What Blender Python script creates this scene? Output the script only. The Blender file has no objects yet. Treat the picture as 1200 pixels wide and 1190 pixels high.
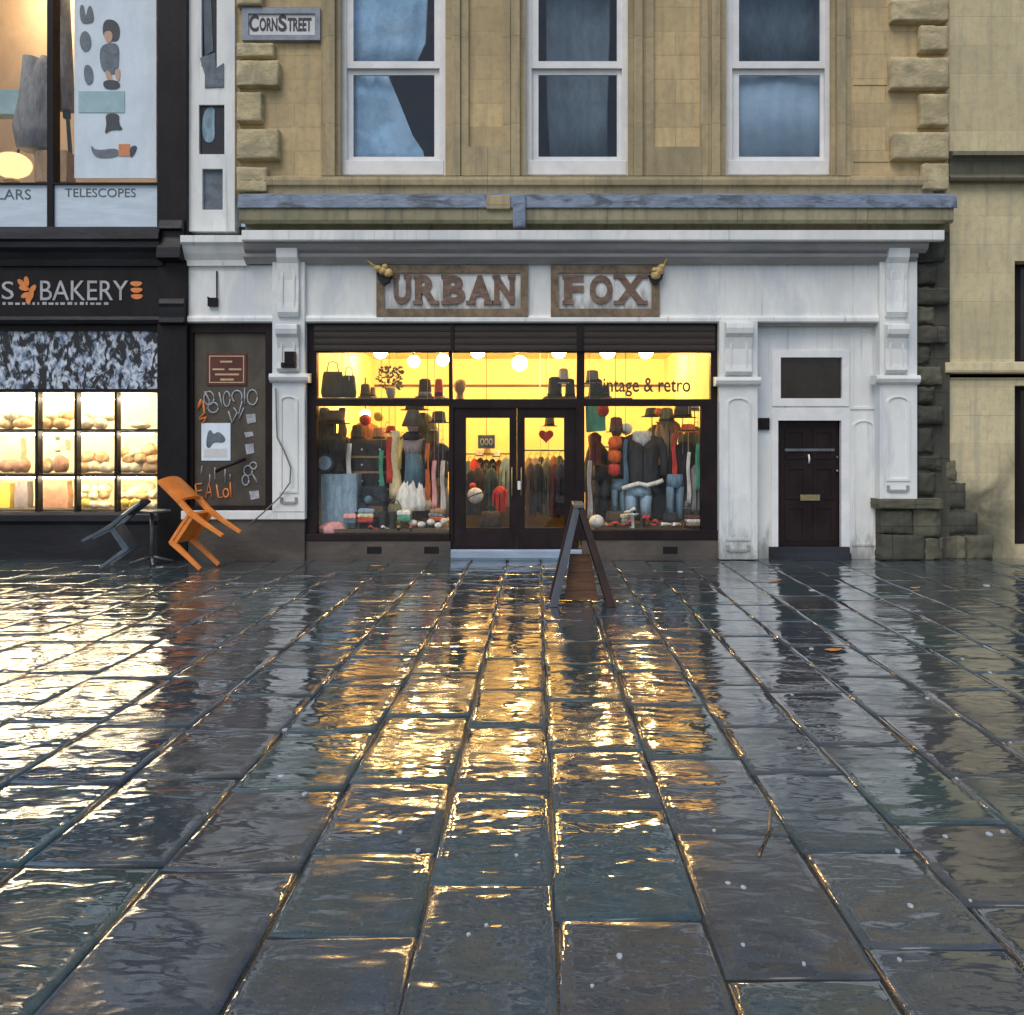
import bpy, math, random
from mathutils import Vector, Matrix
RND = random.Random(11)
pi = math.pi
scene = bpy.context.scene
COL = scene.collection
# street survey: camera 12 m from the facade plane (Y=0), eye 1.73 m above the paving
F, D, EYE, CX, CY = 936., 12., 1.73, 628., 520.
def fx(px, Y=0.): return (px-CX)*(D+Y)/F
def fz(py, Y=0.): return EYE+(CY-py)*(D+Y)/F
def gp(px, py):
    d = F*EYE/(py-CY)
    return ((px-CX)*d/F, d-D)

# ------------------------------------------------------------------ materials
def _nt(name):
    m = bpy.data.materials.new(name); m.use_nodes = True
    nt = m.node_tree
    for n in list(nt.nodes): nt.nodes.remove(n)
    out = nt.nodes.new('ShaderNodeOutputMaterial')
    return m, nt, out
def N(nt, t, **kw):
    n = nt.nodes.new('ShaderNode'+t)
    for k, v in kw.items():
        if k.startswith('i_'):
            n.inputs[k[2:].replace('_', ' ')].default_value = v
        else: setattr(n, k, v)
    return n
def mathn(nt, op, a, b=None, c=None):
    n = nt.nodes.new('ShaderNodeMath'); n.operation = op
    for i, v in enumerate((a, b, c)):
        if v is None: continue
        if isinstance(v, (int, float)): n.inputs[i].default_value = v
        else: nt.links.new(v, n.inputs[i])
    return n.outputs[0]
def mixc(nt, f, a, b, mode='MIX'):
    n = nt.nodes.new('ShaderNodeMix'); n.data_type = 'RGBA'; n.blend_type = mode
    for i, v in ((0, f), (6, a), (7, b)):
        if isinstance(v, (int, float)): n.inputs[i].default_value = v
        elif isinstance(v, (tuple, list)): n.inputs[i].default_value = (*v[:3], 1)
        else: nt.links.new(v, n.inputs[i])
    return n.outputs[2]
def ramp(nt, v, lo, hi):
    n = nt.nodes.new('ShaderNodeMapRange'); n.interpolation_type = 'SMOOTHSTEP'
    nt.links.new(v, n.inputs[0]); n.inputs[1].default_value = lo; n.inputs[2].default_value = hi
    return n.outputs[0]
def coords(nt, stretch=(1, 1, 1), kind='Object'):
    tc = N(nt, 'TexCoord'); mp = N(nt, 'Mapping'); mp.inputs['Scale'].default_value = stretch
    nt.links.new(tc.outputs[kind], mp.inputs[0]); return mp.outputs[0]
def noise(nt, vec, scale, detail=4, rough=.55, dist=0):
    n = N(nt, 'TexNoise'); nt.links.new(vec, n.inputs['Vector'])
    n.inputs['Scale'].default_value = scale; n.inputs['Detail'].default_value = detail
    n.inputs['Roughness'].default_value = rough; n.inputs['Distortion'].default_value = dist
    return n.outputs[0]
def bumpn(nt, h, dist, strength=1.):
    b = N(nt, 'Bump'); b.inputs['Strength'].default_value = strength; b.inputs['Distance'].default_value = dist
    nt.links.new(h, b.inputs['Height']); return b.outputs[0]
def M(name, col, rough=.55, var=.22, scale=2.5, stretch=(1, 1, 1), bump=.0, bscale=35, metal=0., tint=None, tintamt=.6, spec=.5, coat=0., dirt=None):
    m, nt, out = _nt(name)
    b = N(nt, 'BsdfPrincipled')
    v = coords(nt, stretch)
    n1 = noise(nt, v, scale, 5, .6, .4); n2 = noise(nt, v, scale*7, 3, .6)
    lo = tuple(c*(1-var) for c in col); hi = tuple(min(.95, c*(1+var)) for c in col)
    c = mixc(nt, ramp(nt, n1, .3, .7), lo, hi)
    c = mixc(nt, mathn(nt, 'MULTIPLY', ramp(nt, n2, .35, .75), .35), c, tuple(k*(1-var*1.2) for k in col))
    if tint:
        n3 = noise(nt, v, scale*.6, 6, .65, .8)
        c = mixc(nt, mathn(nt, 'MULTIPLY', ramp(nt, n3, .48, .66), tintamt), c, tint)
    if dirt:                                   # runs and splashes with a ragged outline
        vv = coords(nt); sz = N(nt, 'SeparateXYZ'); nt.links.new(vv, sz.inputs[0])
        nd = noise(nt, coords(nt, (1, 1, .25)), 7, 6, .7, .3)
        zz = mathn(nt, 'MULTIPLY_ADD', mathn(nt, 'SUBTRACT', nd, .5), 1.6, sz.outputs[2])
        mr = N(nt, 'MapRange'); mr.interpolation_type = 'SMOOTHSTEP'; nt.links.new(zz, mr.inputs[0]); mr.inputs[1].default_value = .55; mr.inputs[2].default_value = -.05
        c = mixc(nt, mathn(nt, 'MULTIPLY', mr.outputs[0], .75), c, dirt)
        ns_ = noise(nt, coords(nt, (9, 9, .35)), 1.4, 5, .65)
        c = mixc(nt, mathn(nt, 'MULTIPLY', ramp(nt, ns_, .56, .74), .5), c, tuple(k*1.9 for k in dirt))
    nt.links.new(c, b.inputs['Base Color'])
    nt.links.new(mathn(nt, 'MULTIPLY_ADD', n2, .3, max(.02, rough-.15)), b.inputs['Roughness'])
    b.inputs['Metallic'].default_value = metal
    b.inputs['Specular IOR Level'].default_value = spec
    b.inputs['Coat Weight'].default_value = coat
    if bump:
        nb = noise(nt, v, bscale, 4, .6)
        nt.links.new(bumpn(nt, nb, bump), b.inputs['Normal'])
    nt.links.new(b.outputs[0], out.inputs[0])
    return m
def EM(name, col, strength):
    m, nt, out = _nt(name)
    e = N(nt, 'Emission'); e.inputs[0].default_value = (*col, 1); e.inputs[1].default_value = strength
    nt.links.new(e.outputs[0], out.inputs[0]); return m
def GLASS(name, tint=(1, 1, 1), rough=.02, wob=.001, boost=1.):
    m, nt, out = _nt(name)
    t = N(nt, 'BsdfTransparent'); t.inputs[0].default_value = (*tint, 1)
    g = N(nt, 'BsdfGlossy'); g.inputs['Roughness'].default_value = rough
    lw = N(nt, 'LayerWeight'); lw.inputs[0].default_value = .5
    fr = mathn(nt, 'MULTIPLY_ADD', mathn(nt, 'POWER', lw.outputs['Facing'], 5), .96, .026)
    nb = noise(nt, coords(nt, (1, 1, 1)), 2.2, 2, .5)
    bp = bumpn(nt, nb, wob*12)
    nt.links.new(bp, g.inputs['Normal'])
    mx = N(nt, 'MixShader')
    nt.links.new(mathn(nt, 'MULTIPLY', fr, boost), mx.inputs[0])
    nt.links.new(t.outputs[0], mx.inputs[1]); nt.links.new(g.outputs[0], mx.inputs[2])
    nt.links.new(mx.outputs[0], out.inputs[0]); return m
def STONE(name, c1, c2, c3, bw=.95, bh=.36, mortar=.35, stain=None, stain_z=(0, 1.6), stain_x=None, bump=.006):
    """Coursed ashlar: block to block colour, thin joints, weathering with its own blotchy outline."""
    m, nt, out = _nt(name)
    b = N(nt, 'BsdfPrincipled'); b.inputs['Roughness'].default_value = .85
    v = coords(nt)
    sp = N(nt, 'SeparateXYZ'); nt.links.new(v, sp.inputs[0])
    cb = N(nt, 'CombineXYZ'); nt.links.new(sp.outputs[0], cb.inputs[0]); nt.links.new(sp.outputs[2], cb.inputs[1])
    wob = noise(nt, v, 3, 3, .5)
    br = N(nt, 'TexBrick'); br.offset = .45; br.squash = 1.0
    nt.links.new(cb.outputs[0], br.inputs['Vector'])
    br.inputs['Scale'].default_value = 1.; br.inputs['Brick Width'].default_value = bw; br.inputs['Row Height'].default_value = bh
    br.inputs['Mortar Size'].default_value = .006; br.inputs['Mortar Smooth'].default_value = .6; br.inputs['Bias'].default_value = 0
    br.inputs['Color1'].default_value = (0, 0, 0, 1); br.inputs['Color2'].default_value = (1, 1, 1, 1); br.inputs['Mortar'].default_value = (.5, .5, .5, 1)
    n1 = noise(nt, v, 1.1, 6, .65, .6); n2 = noise(nt, v, 9, 5, .65); vs = coords(nt, (5, 5, .5)); n3 = noise(nt, vs, 1.6, 4, .6)
    bl = N(nt, 'RGBToBW'); nt.links.new(br.outputs[0], bl.inputs[0])
    f = mathn(nt, 'ADD', mathn(nt, 'MULTIPLY', bl.outputs[0], .30), mathn(nt, 'MULTIPLY', n1, .90))
    c = mixc(nt, ramp(nt, f, .2, .95), c1, c2)
    c = mixc(nt, mathn(nt, 'MULTIPLY', ramp(nt, n3, .45, .72), .55), c, c3)
    c = mixc(nt, mathn(nt, 'MULTIPLY', ramp(nt, n2, .4, .8), .4), c, tuple(k*.62 for k in c1))
    c = mixc(nt, mathn(nt, 'MULTIPLY', br.outputs[1], mortar), c, tuple(k*.5 for k in c1))
    if stain:
        zz = mathn(nt, 'MULTIPLY_ADD', mathn(nt, 'SUBTRACT', n1, .5), 2.6, sp.outputs[2])
        k = N(nt, 'MapRange'); k.interpolation_type = 'SMOOTHSTEP'
        nt.links.new(zz, k.inputs[0]); k.inputs[1].default_value = stain_z[1]; k.inputs[2].default_value = stain_z[0]
        kk = k.outputs[0]
        if stain_x:
            xx = mathn(nt, 'MULTIPLY_ADD', mathn(nt, 'SUBTRACT', n1, .5), 1.6, sp.outputs[0])
            k2 = N(nt, 'MapRange'); k2.interpolation_type = 'SMOOTHSTEP'
            nt.links.new(xx, k2.inputs[0]); k2.inputs[1].default_value = stain_x[1]; k2.inputs[2].default_value = stain_x[0]
            kk = mathn(nt, 'MULTIPLY', kk, k2.outputs[0])
        c = mixc(nt, mathn(nt, 'MULTIPLY', kk, .9), c, stain)
    nt.links.new(c, b.inputs['Base Color'])
    h = mathn(nt, 'SUBTRACT', mathn(nt, 'ADD', mathn(nt, 'MULTIPLY', n2, .8), mathn(nt, 'MULTIPLY', bl.outputs[0], .3)), mathn(nt, 'MULTIPLY', br.outputs[1], min(1.2, mortar*4)))
    nt.links.new(bumpn(nt, h, bump), b.inputs['Normal'])
    nt.links.new(b.outputs[0], out.inputs[0]); return m

MT = {}
MT['stone'] = STONE('bath_stone', (.40, .31, .175), (.66, .50, .265), (.32, .27, .17), mortar=.15, bw=1.05, bh=.36)
MT['stone_trim'] = STONE('moulded_stone', (.30, .25, .15), (.50, .40, .235), (.20, .175, .12), bw=1.6, bh=1.3, mortar=.2)
MT['stone_olive'] = STONE('weathered_cornice_stone', (.20, .19, .12), (.38, .345, .22), (.11, .11, .08), bw=1.9, bh=2.0, mortar=.3)
MT['stone_right'] = STONE('pale_stone', (.50, .43, .26), (.70, .60, .37), (.34, .335, .26), bw=1.15, bh=.43, mortar=.09, stain=(.035, .04, .03), stain_z=(.5, 1.9), stain_x=(-.75, .3))
MT['stone_dark'] = STONE('soot_stained_stone', (.045, .045, .035), (.085, .08, .06), (.03, .032, .028), bw=.7, bh=.5, mortar=.4, bump=.012)
MT['stone_sooty'] = STONE('green_black_stone', (.07, .07, .05), (.15, .14, .095), (.04, .045, .035), bw=.7, bh=.5, mortar=.4, bump=.012)
MT['stone_mossy'] = STONE('mossy_worn_stone', (.085, .08, .052), (.20, .18, .12), (.045, .05, .035), bw=.7, bh=.5, mortar=.2, bump=.012)
MT['stone_mould'] = STONE('dark_string_stone', (.12, .115, .085), (.2, .18, .12), (.05, .052, .05), bw=1.5, bh=3, mortar=.2)
MT['quoin'] = M('quoin_stone_tan', (.50, .42, .25), .85, .28, 3, (1, 1, 1.6), .010, 14, tint=(.29, .26, .17), tintamt=.8)
MT['white'] = M('white_shopfront_paint', (.765, .775, .755), .5, .09, 2.2, (1, 1, .35), .003, 30, tint=(.56, .61, .65), tintamt=.7, dirt=(.16, .165, .15))
MT['white_sash'] = M('white_sash_paint', (.78, .78, .78), .5, .07, 3, (1, 1, 1), .002, 40, tint=(.62, .66, .70), tintamt=.5)
MT['white_shaded'] = M('shaded_white_paint', (.34, .33, .33), .6, .2, 2, (.4, 1, 2), .003, 30, tint=(.27, .29, .27), tintamt=.8)  # white paint in shadow, the shade mixed into its colour
MT['lead'] = M('blue_grey_lead', (.19, .245, .33), .6, .25, 3, (1, 1, 2.5), .012, 9, tint=(.05, .06, .08), tintamt=.85)
MT['maroon'] = M('dark_maroon_paint', (.016, .009, .010), .5, .35, 3, (1, 1, .5), .002, 30, spec=.22)
MT['black'] = M('black_gloss_paint', (.011, .009, .011), .5, .35, 3, (1, 1, .5), .002, 30, spec=.22)
MT['black_worn'] = M('worn_black_paint', (.014, .014, .018), .45, .4, 2, (.3, 1, 1), .004, 25, tint=(.04, .048, .06), tintamt=.5, spec=.25)
MT['shutter'] = M('brown_shutter_slats', (.026, .016, .012), .6, .3, 2.5, (.3, 1, 2), .003, 25)
MT['riser'] = M('brown_grey_render', (.085, .07, .058), .7, .3, 2, (.6, 1, 1.2), .006, 25, tint=(.05, .047, .045))
MT['step_metal'] = M('pale_blue_threshold_metal', (.34, .43, .56), .35, .2, 3, (.3, 1, 1), .003, 30, metal=.3)
MT['glass'] = GLASS('shop_glass')
MT['glass_sash'] = GLASS('old_sash_glass', (.92, .96, 1), .03, .002, 1.3)
MT['glass_dark'] = M('dark_unlit_glass', (.02, .014, .014), .18, .3, 2)
MT['room'] = M('warm_yellow_wall', (.90, .76, .36), .7, .08, 1.2, tint=(.9, .68, .27), tintamt=.5)
MT['room_floor'] = M('shop_floorboards', (.035, .03, .018), .5, .3, 3, (.4, 3, 1))
MT['cream_room'] = M('cream_bakery_wall', (.88, .80, .58), .7, .06, 1.5)
MT['dark_room'] = M('unlit_room_wall', (.07, .075, .08), .8, .2, 1)
MT['orange_room'] = M('peach_wall', (.88, .66, .44), .7, .12, 1.2, tint=(.84, .68, .46))
MT['gold_wood'] = M('old_gilt_frame', (.18, .125, .075), .55, .4, 6, (1, 1, 1), .004, 30, tint=(.30, .21, .13))
MT['letter_wood'] = M('brown_wooden_letter', (.17, .105, .075), .6, .35, 7, (1, 1, 2), .005, 30, tint=(.30, .2, .15))
MT['gilt'] = M('gilt_ornament', (.62, .44, .17), .4, .3, 14, bump=.004, bscale=40)
MT['ink'] = M('dark_lettering', (.025, .03, .035), .6, .2, 5)
MT['ink_soft'] = M('grey_lettering', (.10, .13, .16), .6, .2, 5)
MT['sign_plate'] = M('pale_sign_plate', (.62, .63, .63), .5, .08, 6)
MT['sign_frame'] = M('slate_sign_frame', (.25, .28, .34), .6, .2, 5, bump=.003)
MT['pale_text'] = M('pale_sign_text', (.42, .43, .45), .6, .2, 6)
MT['orange_sign'] = M('orange_sign_paint', (.75, .24, .06), .5, .15, 9)
MT['panel_blue'] = M('pale_blue_panel', (.58, .68, .78), .5, .1, 3, (.5, 1, 3), .002, 30)
MT['poster'] = M('pale_blue_poster', (.70, .80, .90), .6, .08, 3, (1, 1, .5))
MT['teal_pale'] = M('pale_teal_print', (.34, .53, .57), .6, .12, 4)
MT['skin_print'] = M('skin_tone_print', (.6, .36, .25), .6, .1, 9)
MT['grey_print'] = M('slate_print', (.13, .16, .19), .7, .3, 7)
MT['orange'] = M('orange_plastic', (.72, .225, .035), .45, .14, 5, bump=.001, tint=(.62, .16, .02), tintamt=.5)
MT['slate'] = M('slate_blue_plastic', (.06, .085, .11), .4, .25, 5, tint=(.12, .16, .2), tintamt=.5)
MT['steel'] = M('grey_steel', (.16, .18, .20), .35, .25, 6, metal=.6)
MT['wood_dark'] = M('dark_red_wood', (.035, .016, .013), .5, .35, 6, (1, 1, .4), .003, 30)
MT['wood_grey'] = M('blue_grey_edge', (.085, .097, .12), .5, .25, 6, (1, 1, .4), .003, 30)  # near left leg lighter and bluer than the other legs
MT['wood_brown'] = M('brown_board', (.15, .068, .035), .55, .3, 4, (.4, 1, 4), .005, 25)
MT['brass'] = M('old_brass', (.32, .26, .13), .4, .2, 9, metal=.6)
MT['leaf'] = M('fallen_orange_leaf', (.55, .24, .06), .6, .3, 20)
MT['fleck'] = M('pale_fleck', (.40, .44, .50), .6, .15, 20)
MT['cable'] = M('grey_cable', (.16, .16, .16), .6, .1, 9)
MT['plaque'] = M('maroon_plaque', (.10, .022, .014), .55, .25, 5)
MT['cream_line'] = M('cream_line', (.55, .40, .25), .6, .15, 9)
MT['sticker'] = M('pale_sticker', (.36, .38, .41), .6, .3, 12)
MT['window_brown'] = M('brown_papered_window', (.062, .05, .037), .5, .35, 2.2, (1, 1, .6), .002, 20, tint=(.095, .078, .055))
MT['curtain'] = M('pale_blue_reflection', (.36, .53, .66), .8, .3, 2.2, (1, 1, 1), .004, 20, tint=(.46, .58, .66), tintamt=.6)  # carries the colour of the sky reflected in the left panes
MT['blind'] = M('grey_blue_blind', (.34, .42, .475), .8, .12, 2, tint=(.42, .48, .50))
MT['curtain_dark'] = M('dark_slate_curtain', (.15, .185, .20), .8, .3, 2, (1.5, 1, .6))
MT['lamp'] = EM('lit_globe', (1, .65, .26), 98)
MT['bakery_fill'] = EM('bakery_fill_glow', (1, .83, .54), 64)  # glow of the tubes and strips added to light the bakery
MT['unseen_tube_fill'] = EM('unseen_tube_glow', (1, .82, .55), 50)  # glow of the unseen tube that lights the upper room
MT['lamp_small'] = EM('lit_desk_globe', (1, .66, .30), 1.15)
MT['crust'] = M('bread_crust', (.62, .38, .17), .6, .3, 9, bump=.006, bscale=30, tint=(.80, .62, .38))
MT['crust_pale'] = M('pale_floured_bread', (.82, .68, .46), .7, .15, 9, bump=.006, bscale=25)
MT['crust_pink'] = M('rosy_brown_bread', (.60, .32, .19), .6, .25, 8, bump=.005)
MT['lemon'] = M('yellow_bun', (.88, .62, .10), .5, .1, 9)
MT['shelf'] = M('shelf_wood', (.10, .075, .045), .6, .25, 4, (.4, 1, 1))
def cloth(name, col, var=.3, s=9): return M('cloth_'+name, col, .85, var, s, (1.4, 1.4, .45), .03, 9)
for k, c in dict(black=(.018, .018, .02), charcoal=(.035, .037, .04), brown=(.07, .045, .028), tan=(.34, .22, .12), olive=(.14, .13, .06),
                 denim=(.13, .22, .30), teal=(.09, .17, .22), blue=(.25, .37, .46), navy=(.02, .028, .045), red=(.55, .05, .035),
                 orange=(.68, .14, .03), maroon=(.12, .02, .02), white=(.74, .72, .66), cream=(.72, .6, .34), pink=(.78, .36, .34),
                 grey=(.22, .23, .24), mauve=(.33, .27, .27), green=(.09, .38, .24), forest=(.05, .08, .06), rust=(.38, .16, .06),
                 fur=(.6, .57, .52), yellow=(.75, .52, .13)).items():
    MT[k] = cloth(k, c) if k not in ('orange', 'white') else MT.get(k)
    MT['c_'+k] = cloth(k, c)
# the loop above must not replace the paint colours
MT['black'] = bpy.data.materials['black_gloss_paint']; MT['maroon'] = bpy.data.materials['dark_maroon_paint']
MT['orange'] = bpy.data.materials['orange_plastic']; MT['white'] = bpy.data.materials['white_shopfront_paint']

def blotch_glass_mat():
    m, nt, out = _nt('pale_blotches_on_dark_glass')
    b = N(nt, 'BsdfPrincipled'); b.inputs['Roughness'].default_value = .35
    v = coords(nt, (1, 1, .55)); n1 = noise(nt, v, 5.5, 3, .55, 1.4); n2 = noise(nt, v, 3, 2)
    n4 = noise(nt, coords(nt, (1, 1, .7)), 13, 3, .55, .5)
    f = ramp(nt, mathn(nt, 'ADD', mathn(nt, 'MULTIPLY', n1, .7), mathn(nt, 'MULTIPLY', n4, .3)), .455, .53)
    c = mixc(nt, ramp(nt, n4, .35, .65), (.13, .19, .30), (.62, .68, .78))
    c = mixc(nt, f, (.014, .014, .02), c)
    nt.links.new(c, b.inputs['Base Color']); nt.links.new(b.outputs[0], out.inputs[0]); return m
MT['blotch_glass'] = blotch_glass_mat()  # pale blue noise blotches over dark glass

def paving_mat():
    m, nt, out = _nt('wet_flagstone')
    geo = N(nt, 'NewGeometry'); isl = geo.outputs['Random Per Island']
    v0 = coords(nt)
    # every slab is its own stone: shift the pattern from slab to slab
    sh = N(nt, 'CombineXYZ'); nt.links.new(mathn(nt, 'MULTIPLY', isl, 37.), sh.inputs[0]); nt.links.new(mathn(nt, 'MULTIPLY', isl, 91.), sh.inputs[1])
    va = N(nt, 'VectorMath', operation='ADD'); nt.links.new(v0, va.inputs[0]); nt.links.new(sh.outputs[0], va.inputs[1]); v = va.outputs[0]
    def sc(x, y):
        q = N(nt, 'VectorMath', operation='MULTIPLY'); nt.links.new(v, q.inputs[0]); q.inputs[1].default_value = (x, y, 1); return q.outputs[0]
    n1 = noise(nt, v, 1.5, 6, .65, .6); n2 = noise(nt, v, 11, 5, .65); n5 = noise(nt, v, 55, 3, .6); n6 = noise(nt, v0, .9, 4, .6, .4)
    cr = N(nt, 'ValToRGB'); nt.links.new(isl, cr.inputs[0])
    el = cr.color_ramp.elements
    el[0].position = 0; el[0].color = (.050, .085, .108, 1); el[1].position = 1; el[1].color = (.078, .090, .096, 1)
    for p, c in ((.16, (.064, .068, .080)), (.32, (.046, .090, .104)), (.48, (.066, .072, .084)), (.62, (.070, .075, .078)), (.76, (.048, .086, .088)), (.88, (.052, .070, .090))):
        e = el.new(p); e.color = (*c, 1)
    c = mixc(nt, mathn(nt, 'MULTIPLY', ramp(nt, n1, .35, .75), .6), cr.outputs[0], (.036, .040, .044))
    c = mixc(nt, mathn(nt, 'MULTIPLY', ramp(nt, n2, .5, .8), .45), c, (.13, .145, .155))
    c = mixc(nt, mathn(nt, 'MULTIPLY', ramp(nt, n5, .6, .72), .55), c, (.15, .155, .15))
    c = mixc(nt, mathn(nt, 'MULTIPLY', ramp(nt, noise(nt, v, 90, 2, .5), .62, .7), .7), c, (.02, .022, .024))
    c = mixc(nt, mathn(nt, 'MULTIPLY', ramp(nt, noise(nt, v, 3.2, 5, .7, 1.), .58, .74), .3), c, (.085, .07, .065))
    w1 = noise(nt, sc(.8, 1.6), 2.4, 2, .45, .4)
    w2 = noise(nt, sc(.75, 2.0), 5.6, 2, .5, .6)
    w3 = noise(nt, sc(.8, 1.6), 22, 2, .5)
    wav = mathn(nt, 'MULTIPLY_ADD', ramp(nt, n6, .3, .7), .22, .26)
    h = mathn(nt, 'ADD', mathn(nt, 'MULTIPLY', w1, 1.5), mathn(nt, 'MULTIPLY', w2, wav))
    h = mathn(nt, 'ADD', h, mathn(nt, 'MULTIPLY', w3, .018))
    h = mathn(nt, 'ADD', h, mathn(nt, 'MULTIPLY', mathn(nt, 'MULTIPLY', noise(nt, v, 120, 2, .5), ramp(nt, n1, .45, .65)), .012))
    sx_ = N(nt, 'SeparateXYZ'); nt.links.new(v0, sx_.inputs[0]); rougher = N(nt, 'MapRange'); rougher.interpolation_type = 'SMOOTHSTEP'      # ripple strengthened on the bakery side to stretch its cream reflection
    nt.links.new(sx_.outputs[0], rougher.inputs[0]); rougher.inputs[1].default_value = -.6; rougher.inputs[2].default_value = -2.2; rougher.inputs[3].default_value = 1.; rougher.inputs[4].default_value = 1.25
    h = mathn(nt, 'MULTIPLY', h, rougher.outputs[0])
    wet = bumpn(nt, h, PAVE_BUMP)
    grain = bumpn(nt, mathn(nt, 'ADD', n2, mathn(nt, 'MULTIPLY', n5, .5)), .008)
    d = N(nt, 'BsdfDiffuse'); nt.links.new(c, d.inputs[0]); nt.links.new(grain, d.inputs['Normal'])
    g = N(nt, 'BsdfGlossy'); g.inputs[0].default_value = (.97, .98, 1, 1)
    nt.links.new(wet, g.inputs['Normal'])
    dry = ramp(nt, mathn(nt, 'ADD', mathn(nt, 'MULTIPLY', n1, .6), mathn(nt, 'MULTIPLY', n6, .4)), .46, .66)
    nt.links.new(mathn(nt, 'MULTIPLY_ADD', dry, .20, mathn(nt, 'MULTIPLY_ADD', n5, .08, .02)), g.inputs['Roughness'])
    lw = N(nt, 'LayerWeight'); lw.inputs[0].default_value = .5; nt.links.new(wet, lw.inputs['Normal'])
    fac = mathn(nt, 'MULTIPLY_ADD', mathn(nt, 'POWER', lw.outputs['Facing'], 2.5), 1.0, .025)
    fac = mathn(nt, 'MULTIPLY', fac, mathn(nt, 'MULTIPLY_ADD', dry, -.28, .98))
    mx = N(nt, 'MixShader'); nt.links.new(fac, mx.inputs[0]); nt.links.new(d.outputs[0], mx.inputs[1]); nt.links.new(g.outputs[0], mx.inputs[2])
    nt.links.new(mx.outputs[0], out.inputs[0]); return m
PAVE_BUMP = .0145
MT['paving'] = paving_mat()
MT['joint'] = M('wet_joint_grit', (.018, .02, .022), .3, .3, 20, bump=.006, bscale=60)
MT['ground'] = M('distant_ground', (.05, .052, .055), .5, .2, 1)

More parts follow.
